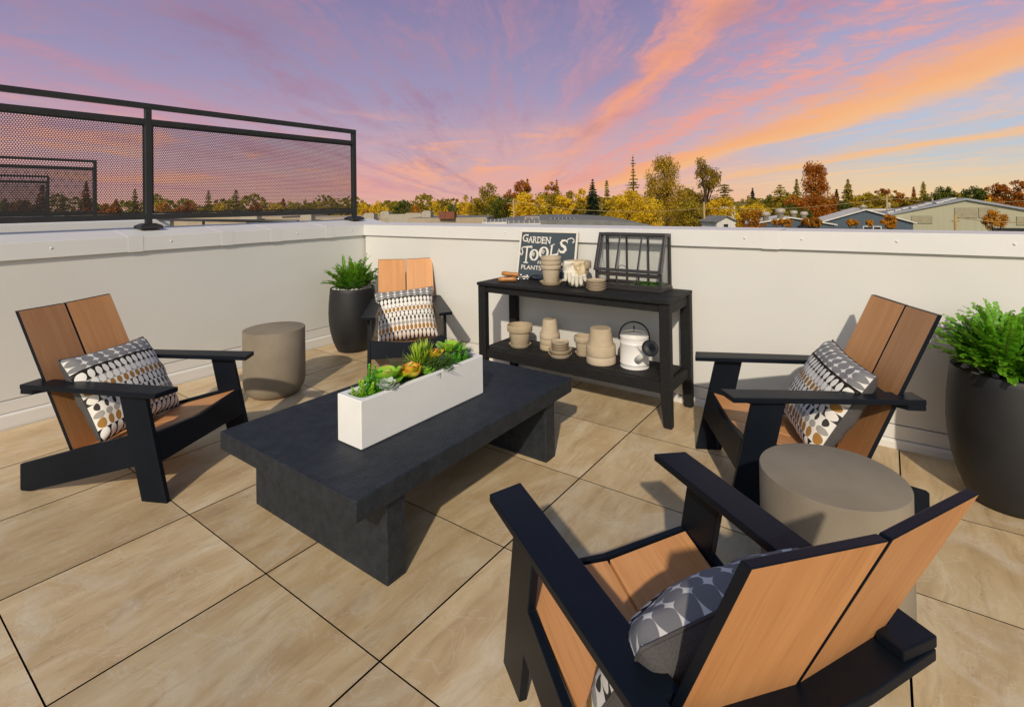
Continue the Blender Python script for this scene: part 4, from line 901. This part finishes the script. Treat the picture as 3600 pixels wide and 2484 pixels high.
def tree(label,px,top,hw,D,kind,col,grp=None,nl=1400,seed=None,bottom=None,name=None):
    """px/top/hw: bearing, apparent top and half width in a 2313-px wide view, at distance D"""
    rn=random.Random(seed if seed is not None else int(px*7+top)); base=far(px,D); top-=3; H=hz(px,top,D)-GZ; Wd=1.14*hw/1166.8*D; nl=int(nl*1.3)
    nm=name or dict(broad='broadleaf_tree',conifer='conifer_tree',thin='conifer_tree',spruce='spruce_tree',euc='eucalyptus_tree',round='broadleaf_tree',flat='cedar_tree')[kind]
    t=empty(nm,label,'tree',(base.x,base.y,GZ),rn.random()*6.28 if kind!='euc' else RZ,grp); cm=MB(); tm=MB(); ls=max(.17,D*.0029); zv=hz(px,506,D)-GZ
    if kind in('broad','round','euc'):
        cs=[]; lo=max(H*.2,zv-.35*(H-zv)); n=int(20+hw*.5); nl=int(nl*1.5)
        if kind=='euc':
            tops=[]
            for k in range(n+10):
                zf=rn.random()**.8; z=lo+(H*.95-lo)*zf; rad=Wd*(.70*math.sin(math.pi*min(1,.30+zf*.62))**.8)+.1; a=rn.random()*6.28; q=rn.random()**.5
                cs.append(((rad*q*math.cos(a)*1.25,rad*q*math.sin(a),z),Wd*rn.uniform(.17,.33)))
            tm.tube([(0,0,0),(.1*Wd,0,H*.3),(-.05*Wd,0,H*.5)],[.028*H,.02*H,.014*H],7)
            for c,r in cs[::2]:
                st=Vector((.04*Wd*rn.uniform(-1,1),0,H*rn.uniform(.28,.5))); mid=st.lerp(Vector(c),.5)+Vector((0,0,.04*H)); tm.tube([st,mid,c],[.010*H,.006*H,.002*H],5)
            crown(cm,cs,nl,ls*1.15,rn,1.15,.8)
        else:
            for k in range(n):
                zf=.04+.92*rn.random(); hh=(H-lo)/2; z=lo+2*hh*zf-.12*hh*zf; prof=math.sqrt(max(.05,1-(2*zf-1)**2)); rad=Wd*prof*.86; a=rn.random()*6.28; q=rn.random()**.4
                cs.append(((rad*q*math.cos(a),rad*q*math.sin(a),z),min(Wd,(H-lo)*.6)*rn.uniform(.20,.36)))
            cs.append(((0,0,H-min(Wd,hh)*.22),min(Wd,hh)*.22)); cs.append(((Wd*.1,0,(H+lo)/2),min(Wd,hh)*.6))
            tm.tube([(0,0,0),(.02*Wd,0,H*.3),(0,.03*Wd,H*.55)],[.022*H,.016*H,.008*H],7)
            for c,r in cs[::3]: tm.tube([(0,0,H*rn.uniform(.25,.5)),c],[.008*H,.002*H],5)
            crown(cm,cs,nl,ls,rn,.9)
    else:
        dens=dict(conifer=1.3,spruce=1,thin=1.1,flat=1.0)[kind]; tm.tube([(0,0,0),(0,0,H*.6),(0,0,H*1.0)],[.018*H,.010*H,.002*H],6)
        lo=max(H*.16,zv-.15*(H-zv)) if kind!='flat' else max(H*.35,zv); nb=int((24 if kind!='flat' else 12)*(1 if kind!='thin' else .95)); 
        for k in range(nb):
            zf=(k+.5)/nb; z=lo+(H*.985-lo)*zf; rad=Wd*1.15*(1-zf)**(.80 if kind!='flat' else .35)*(.65+.6*rn.random())+.12; z+=rn.uniform(-.4,.4)*H*.02
            if kind=='flat': rad*=(.5+.7*rn.random())
            if kind=='thin': rad*=(.55+.9*rn.random())
            for j in range(6):
                a=j*1.05+k*2.4+rn.uniform(-.3,.3); rr=rad*rn.uniform(.7,1.1); e=Vector((math.cos(a)*rr,math.sin(a)*rr,-rr*(.34 if kind=='spruce' else .12)))
                if kind in('thin','flat'): tm.tube([(0,0,z),(e.x,e.y,z+e.z)],[.004*H,.001*H],4)
                m=max(3,int(nl*2.4*dens/(nb*6)*(.35+1.3*(1-zf))))
                for i in range(m):
                    q=rn.random()**.7; p=Vector((0,0,z))+e*q+Vector((rn.gauss(0,.07),rn.gauss(0,.07),rn.gauss(0,.05)))*rad; s=ls*rn.uniform(.7,1.4)*(.8 if kind=='thin' else 1)
                    b=Vector((-math.sin(a),math.cos(a),rn.gauss(0,.4))).normalized(); s*=1.15; ax=(e.normalized()*.6+Vector((rn.gauss(0,.5),rn.gauss(0,.5),rn.gauss(-.25,.4)))).normalized()
                    cm.add([p-ax*s*.5,p+b*s*.38,p+ax*s*.5,p-b*s*.38],[(0,1,2,3)])
    cm.build('crown',F[col],t,fix=False); tm.build('trunk',M['bark'],t,fix=False); return t
big=[
 ('tall eucalyptus with dense olive gold crown right of the bare topped conifer',1503,350,52,150,'euc','euc',5200),
 ('eucalyptus with bare forked trunks beside the densest eucalyptus',1594,353,37,150,'euc','euc',2600),
 ('thin bare topped conifer rising behind golden trees',1431,350,17,170,'thin','olive',1500),
 ('dark green spruce standing among golden trees',1339,404,24,160,'spruce','dark',2600),
 ('slim olive conifer just right of the dark spruce',1371,407,15,165,'conifer','olive',1800),
 ('broad golden orange tree between the slim conifer and the eucalyptus',1432,428,36,140,'broad','gold',2600),
 ('bright yellow willowy tree behind the utility pole',1196,433,44,135,'broad','gold',3400),
 ('tall olive tree with layered crown left of the yellow willowy tree',1105,411,34,170,'broad','olive',2600),
 ('rust tree rising behind the yellow willowy tree',1180,405,26,190,'broad','rust',1800),
 ('green topped conifer behind the rust tree',1192,402,11,205,'conifer','olive',900),
 ('orange tree right of the yellow willowy tree top',1246,410,22,190,'broad','orange',1600),
 ('olive conifer behind the orange tree top',1258,405,12,205,'conifer','olive',900),
 ('yellow green bushy tree under the orange tree',1268,440,30,145,'broad','gold',2200),
 ('small golden green tree left of the dark spruce',1312,425,20,175,'broad','gold',1200),
 ('olive bush tree at the foot of the tall olive tree',1077,446,26,140,'broad','olive',1600),
 ('rust brown tree between tall olive and yellow trees',1152,428,22,180,'broad','rust',1300),
 ('large rust red tree standing alone above the blue barn roofs',1842,362,38,140,'euc','rust',3600),
 ('wide low rust skirt tree at the foot of the large rust tree',1838,430,50,138,'broad','rust',3000),
 ('green tree right of the large rust tree',1905,455,26,140,'broad','green',1500),
 ('grey green spire conifer behind the blue barn',1916,404,17,230,'conifer','olive',1300),
 ('small dark conifer left of the spire conifer',1890,428,9,230,'conifer','dark',700),
 ('bare cedar with flat boughs left of the large rust tree',1762,416,22,230,'flat','olive',900),
 ('grey conifer touching the left of the large rust tree',1800,404,15,230,'conifer','olive',1000),
 ('small pointed spruce in the gap right of the eucalyptus',1700,425,10,230,'spruce','dark',800),
 ('loose grey conifer right behind the forked eucalyptus',1637,415,22,210,'flat','olive',1200),
 ('olive tree at the foot of the forked eucalyptus',1632,465,26,135,'broad','olive',1500),
 ('green gold tree mass left of the large rust tree',1735,468,40,150,'broad','green',2600),
 ('olive tree between cream building and rust tree',1680,460,34,170,'broad','olive',1800),
 ('rust crowned tree behind the pole with the transformer',1992,425,20,200,'broad','rust',1300),
 ('orange tree right of the transformer pole',2022,430,16,210,'broad','orange',1000),
 ('olive broad tree left of the transformer pole',1955,436,26,200,'broad','olive',1500),
 ('conifer pair member, taller, behind the warehouse ridge',2086,410,14,220,'conifer','olive',1000),
 ('conifer pair member, shorter, behind the warehouse eave',2064,422,9,220,'conifer','rust',700),
 ('dark green round tree above the warehouse ridge',2142,421,32,180,'round','green',2000),
 ('deep green round tree above the warehouse gable',2195,420,30,175,'round','green',2000),
 ('yellow green bush top just above the warehouse gable',2235,447,18,150,'round','gold',1000),
 ('red brown tree at the right behind the warehouse',2252,412,30,170,'broad','rust',2000),
 ('red brown tree at the right edge of the view',2300,405,26,165,'broad','rust',1800),
 ('olive tree behind the warehouse roof vents',2050,445,24,190,'broad','olive',1300),
]
for l,px,top,hw,D,k,c,nl in big: tree(l,px,top+2,hw,D,k,c,'trees beyond the terrace',nl)
for l,px,top,hw,D in (('orange leaved tree top showing above the parapet behind the greenhouse roofline',1700,476,30,62),('low orange leaved tree top right of the round roof vents',1835,492,22,60),('small orange tree top before the blue barn gable',1925,498,13,58),('small orange tree top beside the barn windows',1963,500,8,56),('orange tree top at the corner of the warehouse',2007,487,15,58),('sparse brown tree top before the warehouse gable end',2243,478,22,62),('low orange leaved tree top under the round roof vents',1765,496,26,60)):
    tree(l,px,top,hw,D,'broad','orange','orange tree tops close behind the parapet',1100 if hw>9 else 420)
for l,px,top,hw,D,c,nl in (('low green gold tree right of the white house',1695,465,44,112,'gold',2000),('low olive tree before the large rust tree, left',1752,465,46,118,'olive',2000),('dense low green tree behind the round roof vents',1795,461,38,125,'green',1600),('low golden tree between the two eucalyptus trunks',1552,453,40,130,'olive',1800),('low golden tree at the foot of the dense eucalyptus',1470,446,42,132,'gold',2000),('low golden tree at the foot of the slim conifer',1395,441,36,138,'gold',1800),('low olive tree behind the dark spruce',1330,443,40,175,'olive',1600),('green gold tree under the orange tree top',1240,437,40,160,'olive',1800),('low dark green tree left of the yellow willowy tree',1135,443,40,150,'green',1700),('low golden tree left of the large olive tree',1052,453,30,150,'gold',1200),('wide golden tree filling the gap left of the dense eucalyptus',1420,426,40,128,'gold',2400),('olive gold tree between the dark spruce and the yellow willowy tree',1288,432,32,150,'olive',2000),('golden tree right of the forked eucalyptus trunks',1625,448,34,128,'gold',1900),('olive tree filling between the two eucalyptus crowns',1552,425,26,158,'olive',1800),('dense green tree behind the blue barn roof',1880,451,40,150,'green',1700),('low olive tree behind the transformer pole',1990,443,42,150,'olive',1700)):
    tree(l,px,top,hw,D,'broad',c,'trees beyond the terrace',nl)
# palms
def palm(label,px,top,D,hw):
    rn=random.Random(int(px)); b=far(px,D); H=hz(px,top,D)-GZ; Wd=hw/1166.8*D; t=empty('palm_tree',label,'tree',(b.x,b.y,GZ),0,'palms on the skyline'); tm=MB(); tm.tube([(0,0,0),(.1,0,H*.5),(0,0,H-Wd*.8)],[.3,.22,.2],6); tm.build('trunk',M['bark'],t)
    cm=MB()
    for k in range(34):
        a=k*2.4; e=R(rn.uniform(-50,80)); p=Vector((0,0,H-Wd*.8)); pts=[]
        for i in range(6): pts.append(p.copy()); p=p+Vector((math.cos(a)*math.cos(e),math.sin(a)*math.cos(e),math.sin(e)))*Wd/5; e-=.28
        for i in range(5):
            s=Vector((-math.sin(a),math.cos(a),0))*Wd*.13*(1-.15*i); cm.add([pts[i]-s,pts[i]+s,pts[i+1]+s*.8,pts[i+1]-s*.8],[(0,1,2,3)])
    cm.build('crown',F['gold'],t,fix=False)
palm('tall thin palm on the skyline left of the large olive tree',1052,436,190,11); palm('short bushy palm left of the tall thin palm',1006,462,150,15)
# skyline trees of the left half, seen through and beside the mesh
protos={}
def far_tree(px,top,hw,D,kind,col):
    key=(kind,col); labs={'broad':'low %s broadleaf tree in the far tree line','conifer':'%s pointed conifer rising from the far tree line'}
    cn={'gold':'golden','olive':'olive','orange':'orange','green':'green','rust':'rust brown','dark':'dark'}[col]
    if key not in protos:
        protos[key]=(tree(labs[kind]%cn,px,top,hw,D,kind,col,'far tree line beyond the flat roofs',900 if kind=='broad' else 700),hz(px,top,D)-GZ,hw/1166.8*D); return
    o,H,Wd=protos[key]; c=dup(o); b=far(px,D); c.location=(b.x,b.y,GZ); h2=hz(px,top,D)-GZ; c.scale=(hw/1166.8*D/Wd,)*2+(h2/H,); c.rotation_euler=(0,0,px*1.7)
rn=random.Random(21)
for px,top,hw,k,c in ((305,428,13,'conifer','olive'),(471,431,13,'conifer','olive'),(533,430,17,'conifer','olive'),(597,455,10,'conifer','olive'),(640,450,14,'conifer','rust'),(95,420,20,'conifer','rust'),(195,412,16,'conifer','rust'),(140,440,18,'conifer','olive'),(262,452,16,'conifer','rust'),(820,452,9,'conifer','olive'),(1065,444,8,'conifer','olive'),(880,462,7,'conifer','olive'),(745,446,22,'broad','olive'),(690,452,24,'broad','olive'),(575,458,20,'broad','rust'),(420,456,24,'broad','rust'),(370,458,22,'broad','orange'),(500,460,26,'broad','gold'),(240,462,26,'broad','rust'),(60,455,30,'broad','rust'),(10,450,30,'broad','olive'),(350,460,20,'broad','gold'),(620,462,26,'broad','gold'),(780,455,22,'broad','olive')):
    far_tree(px,top,hw,230+rn.uniform(-15,15),k,c)
for px,top,hw,c in ((822,460,18,'gold'),(850,458,20,'gold'),(885,456,16,'olive'),(912,452,26,'green'),(938,464,16,'orange'),(960,446,18,'olive'),(982,456,15,'gold'),(1000,448,16,'olive'),(1022,460,16,'green'),(1040,466,14,'orange'),(835,470,22,'orange'),(870,468,20,'gold'),(1060,462,16,'gold'),(1125,470,20,'olive'),(1230,475,20,'gold'),(1310,470,22,'olive'),(1350,478,20,'gold'),(1390,474,24,'olive'),(1460,478,26,'euc'),(1545,480,26,'olive'),(1580,478,22,'green'),(1600,470,20,'gold'),(1710,452,20,'olive'),(1770,458,22,'green'),(1655,448,16,'olive'),(1690,442,16,'olive'),(1740,440,18,'green'),(1790,442,18,'rust'),(1870,442,18,'olive'),(1930,450,20,'orange'),(1975,445,18,'green'),(2010,452,20,'olive'),(2040,438,18,'rust'),(2105,435,18,'green'),(2165,436,20,'olive'),(2220,432,22,'olive'),(2275,430,22,'green'),(2120,450,20,'orange')):
    far_tree(px,top,hw,205+rn.uniform(-25,40),'broad',c if c!='euc' else 'olive')
# the farthest wooded belt, one mass
def belt():
    rn=random.Random(5); mb=MB()
    for k in range(9000):
        px=rn.uniform(-60,2400); D=rn.uniform(300,420); b=far(px,D); hmax=hz(px,452+9*math.sin(px*.031)+6*math.sin(px*.083+1),D)-GZ; z=GZ+hmax*rn.random()**.6; s=rn.uniform(.8,1.9)
        a=Vector((rn.gauss(0,1),rn.gauss(0,1),rn.gauss(0,1))).normalized(); c=a.cross(Vector((rn.gauss(0,1),rn.gauss(0,1),rn.gauss(0,1)))).normalized(); p=Vector((b.x,b.y,z))
        mb.add([p-a*s,p+c*s*.8,p+a*s,p-c*s*.8],[(0,1,2,3)])
    o=mb.build('distant_woods',F['olive'],fix=False); tag(o,'continuous belt of distant woods along the horizon','woods'); o['kind']='stuff'
belt()
# ---------------------------------------------------------------- far buildings
M['roofgrey']=simple('grey_roofing',(.20,.20,.19),(.14,.14,.135),.6,.85,stretch=(1,4,1)); M['rooftan']=simple('tan_flat_roof',(.42,.34,.24),(.34,.28,.2),.3,.9)
M['ducts']=simple('galvanised_unit',(.42,.37,.29),(.34,.30,.24),1.5,.5); M['bluew']=simple('blue_siding',(.075,.105,.135),(.055,.08,.105),1.2,.7,stretch=(9,9,.3))
M['palew']=simple('pale_green_siding',(.44,.42,.29),(.38,.365,.25),1.0,.75,stretch=(7,7,.2)); M['whitew']=simple('white_siding',(.72,.69,.62),None,2,.7); M['dkwin']=simple('dark_window',(.03,.035,.04),None,3,.15)
M['rusty']=simple('rusty_metal',(.26,.08,.035),(.14,.05,.03),1.5,.8); M['rroof']=simple('worn_metal_roof',(.20,.22,.26),(.34,.36,.38),.35,.6,stretch=(.5,6,1),detail=6); M['pole']=simple('weathered_pole',(.42,.30,.13),(.33,.23,.1),4,.9)
M['louvre']=simple('tan_louvre',(.36,.32,.21),None,3,.8)
def site(name,label,px,D,turn=0,cat='building',grp=None): 
    b=far(px,D); return empty(name,label,cat,(b.x,b.y,0),RZ+turn,grp)
def gable(t,wd,dp,ze,zr,wallm,roofm,over=.5,rt=.25):
    w_=wd/2
    MB().prism([(-w_,GZ),(w_,GZ),(w_,ze),(0,zr),(-w_,ze)],0,dp,XZ).build('wall',wallm,t)
    for s in (-1,1):
        ex=over*(zr-ze)/w_
        MB().prism([(0,zr+.02),(s*(w_+over),ze-ex+.02),(s*(w_+over),ze-ex+rt),(0,zr+rt)],-over,dp+over,XZ).build('roof',roofm,t)
# big pale warehouse at the right
wt=site('warehouse','large pale green warehouse with a low gable and worn metal roof',2182,70,R(-36))
zr=hz(2182,452,70); ze=hz(2040,497,66); gable(wt,19.6,26,ze,zr,M['palew'],M['rroof'],.35,.3)
for x0,x1,z0,z1 in ((-1.2,1.1,zr-2.4,zr-1.0),(1.25,3.1,zr-2.4,zr-1.0),(-5.9,-3.6,zr-3.2,zr-2.1),(4.9,6.6,zr-3.3,zr-2.2)): MB().box(x0,x1,-.12,-.01,z0,z1).build('louvre_panel',M['louvre'],wt)
for x0,x1,z0,z1 in ((-9.2,-8.5,-6,ze-1.2),(2.5,6.3,-6,ze-1.3)): MB().box(x0,x1,-.10,-.01,z0,z1).build('door',M['dkwin'],wt)
for k in range(9):
    q=.12+.095*k; x=-9.8*(1-q); z=ze+(zr-ze)*q
    MB().prism([(x-.02,z+.31),(x+.75,z+.31+.75*(zr-ze)/9.8),(x+.75,z+.45+.75*(zr-ze)/9.8),(x-.02,z+.45)],1+3*(k%3),8+3*(k%3)+2*(k%2),XZ).build('roof_panel',M['whitew'],wt)
# blue barn
bt=site('blue_barn','dark blue barn with white trimmed windows beside the warehouse',1955,66,R(-29))
zr=hz(1952,475,66); ze=hz(1872,504,66); gable(bt,9.6,16,ze,zr,M['bluew'],M['whitew'],.35,.16)
for x in (-.35,.7):
    for z in (zr-2.0,zr-3.6):
        f=MB().box(x,x+.9,-.08,-.01,z-.9,z).build('window',M['whitew'],bt); MB().box(x+.1,x+.8,-.11,-.085,z-.8,z-.1).build('pane',M['dkwin'],f)
MB().lathe([(.35,zr-.1),(.35,zr+.35),(.6,zr+.4),(0,zr+.7)],10,(0,3,0)).build('roof_vent',M['ducts'],bt)
# barn annex with round roof vents
at_=site('low_shed','low white roofed shed with a row of round roof vents',1785,62,R(-20)); zr=hz(1785,493,62); ze=zr-.8; gable(at_,9,10,ze,zr,M['bluew'],M['whitew'],.3,.15)
for x,y,s in ((-2.6,1,1.0),(-.9,1.6,1.05),(.8,3,.8),(2.0,3.5,.85)):
    zb=zr-abs(x)*.18; MB().lathe([(.34*s,zb-.2),(.34*s,zb+.75*s),(.55*s,zb+.78*s),(.55*s,zb+1.15*s),(.3*s,zb+1.3*s)],12,(x,y,0)).build('round_vent',M['ducts'],at_)
# white gabled house and cream flat building
ht=site('white_house','small white gabled house low between the trees',1638,88,R(12)); zr=hz(1638,489,88); gable(ht,3.4,4.5,zr-.8,zr,M['whitew'],M['roofgrey'],.4,.15); MB().box(-.4,.4,-.1,-.01,zr-2.1,zr-1.3).build('window',M['dkwin'],ht)
ct=site('cream_building','plain cream flat roofed building behind the white house',1643,128,R(5)); zt=hz(1643,468,128); MB().box(-2.0,2.0,0,5,GZ,zt).build('wall',M['cream'],ct); MB().box(-2.1,2.1,-.1,5.1,zt+.002,zt+.2).build('roof',M['whitew'],ct)
ct=site('flat_building','long tan flat roofed building behind the transformer pole',2010,130,R(3)); zt=hz(2010,475,130); MB().box(-6,8,0,10,GZ,zt).build('wall',M['rooftan'],ct); MB().box(-6.1,8.1,-.1,10.1,zt+.002,zt+.25).build('roof',M['whitew'],ct)
# barrel vaulted roof with skylights
vt=site('vaulted_hall','wide hall with a grey barrel vaulted roof and white skylights',1262,74,R(-4)); zr=hz(1262,496,74); hwid=15.0; rise=1.9
arc=[(hwid*math.sin(R(a)),zr-rise*(1-math.cos(R(a)))/1) for a in range(-88,89,8)]
MB().prism([(arc[0][0],GZ),(arc[-1][0],GZ)]+arc[::-1],0,34,XZ).build('vaulted_roof',M['roofgrey'],vt)
def skylight(px,py,D,wd):
    s=site('skylight','x',px,D,R(-4),'skylight','skylights on the vaulted roof'); z=hz(px,py,D)
    MB().box(-wd/2,wd/2,0,1.6,z-.6,z).build('curb',M['whitew'],s)
    mb=MB()
    for k in range(7):
        x=-wd/2+.1+(wd-.2)*k/6; mb.tube([(x,.05+.75*(1-math.cos(math.pi*i/8)),z+.42*math.sin(math.pi*i/8)) for i in range(9)],.035,5)
    mb.build('ribs',M['whitew'],s)
    mb=MB(); mb.grid(lambda u,v:(-wd/2+.1+(wd-.2)*u,.05+.75*(1-math.cos(math.pi*v)),z+.40*math.sin(math.pi*v)),6,8); mb.build('dome',M['glass'],s); return s
for px,py,D,wd,l in ((1183,505,66,4.2,'white skylight left of the louvred roof unit'),(1270,498,76,3.6,'white skylight right of the louvred roof unit'),(1116,502,70,3.4,'white skylight at the left end of the vaulted roof')): skylight(px,py,D,wd)['label']=l
u=site('roof_unit','grey louvred air unit standing on the vaulted roof',1201,78,0,'air conditioner'); z=hz(1201,497,78); MB().box(-1.1,1.1,0,1.4,z-.3,z+.5).build('cabinet',M['ducts'],u)
for x in (-.52,.52): MB().box(x-.42,x+.42,-.05,-.008,z-.15,z+.40).build('louvre_panel',M['roofgrey'],u)
# flat roofs at the left with roof units
for px,top,D,wd,dp,l in ((905,494,120,34,30,'tan flat roofed building right of the fence end'),(700,493,135,42,30,'tan flat roofed building seen under the mesh fence'),(450,492,140,46,30,'tan flat roofed building seen through the mesh left of the middle'),(1010,492,105,16,16,'grey flat roofed building with a rusty container on top'),(150,490,140,40,30,'tan flat roofed building at the far left behind the mesh')):
    t=site('flat_roof_building',l,px,D,R(-3)); z=hz(px,top,D); MB().box(-wd/2,wd/2,0,dp,GZ,z).build('wall',M['rooftan'],t); MB().box(-wd/2+.3,wd/2-.3,.3,dp-.3,z+.004,z+.05).build('roof',M['rooftan'] if px!=1010 else M['roofgrey'],t)
for px,py,D,wd,hh,l in ((832,488,118,2.6,1.0,'tan roof unit nearest the fence end'),(868,486,122,2.2,1.5,'tall stacked tan roof unit on the flat roof'),(900,491,119,5.5,1.1,'long tan duct box on the flat roof'),(932,489,118,4.2,1.2,'tan duct box right of the long one'),(962,486,110,2.0,1.5,'square tan roof unit left of the rusty container'),(560,487,133,5,1.3,'tan roof unit behind the right mesh panel'),(690,486,130,3,1.4,'tan roof unit behind the right mesh panel end'),(350,486,138,6,1.4,'tan roof unit behind the mesh beside the post')):
    u=site('roof_unit',l,px,D,R(-10),'air conditioner','roof units on the flat roofs'); z=hz(px,py,D); MB().box(-wd/2,wd/2,0,2,z-1.4,z+hh*.5).build('cabinet',M['ducts'],u,bevel=.05); MB().box(-wd/2+.3,wd/2-.3,.3,1.7,z+hh*.5+.01,z+hh*.5+.2).build('lid',M['ducts'],u)
u=site('rusty_container','small rusty corrugated container on the grey flat roof',1008,104,R(-8),'container'); z=hz(1008,491,104); MB().box(-1.6,1.6,0,2,z-.3,z+1.15).build('box',M['rusty'],u)
for k in range(9): MB().box(-1.55+k*.36,-1.40+k*.36,-.06,-.004,z-.2,z+1.1).build('rib',M['rusty'],u)
# utility poles and wires
def pole(label,px,top,D,arm=1.4,box=False):
    t=site('utility_pole',label,px,D,R(20),'utility pole','utility poles'); z=hz(px,top,D); MB().tube([(0,0,GZ),(0,0,z)],[.22,.15],8).build('pole',M['pole'],t)
    if arm:
        MB().box(-arm,arm,-.08,.08,z-.9,z-.75).build('crossarm',M['pole'],t)
    if box: MB().lathe([(.3,z-2.6),(.3,z-1.5),(.2,z-1.4)],10,(.5,0,0)).build('transformer',M['ducts'],t)
    return z
pole('yellow lit utility pole in front of the willowy tree',1160,449,100); pole('utility pole in front of the forked eucalyptus',1590,456,92,0); pole('utility pole with transformer left of the warehouse',2003,440,95,1.4,True); pole('leaning thin pole behind the warehouse roof',2106,447,110,.8); pole('dark pole standing before the warehouse gable',2157,483,60,.6)
def wire(label,a,b,sag,off=0):
    p0=far(a[0],a[2]); p1=far(b[0],b[2]); z0=hz(*a[:2],a[2]); z1=hz(*b[:2],b[2]); pts=[]
    for k in range(15): q=k/14; p=p0.lerp(p1,q); pts.append((p.x,p.y,z0+(z1-z0)*q-sag*4*q*(1-q)))
    tag(MB().tube(pts,.045,4).build('power_line',M['pole']),label,'cable','power lines between the poles')
wire('power line running left from the transformer pole',(2003,447,95),(1590,470,92),.9); wire('power line running right from the transformer pole over the trees',(2003,446,95),(2330,452,80),.7); wire('lower power line crossing the warehouse gable',(2157,490,60),(2340,500,58),.3); wire('power line from the willowy tree pole to the right',(1160,455,100),(1590,470,92),1.2)
# low dark railing beyond the left parapet
rl=empty('low_railing','low dark railing just beyond the left parapet, under the mesh','railing'); MB().tube([(3.15,2.72,1.112),(3.15,7.0,1.103)],.022,6).build('bar',M['fence'],rl); MB().tube([(3.15,5.2,.7),(3.15,5.2,1.09)],.018,6).build('post',M['fence'],rl)
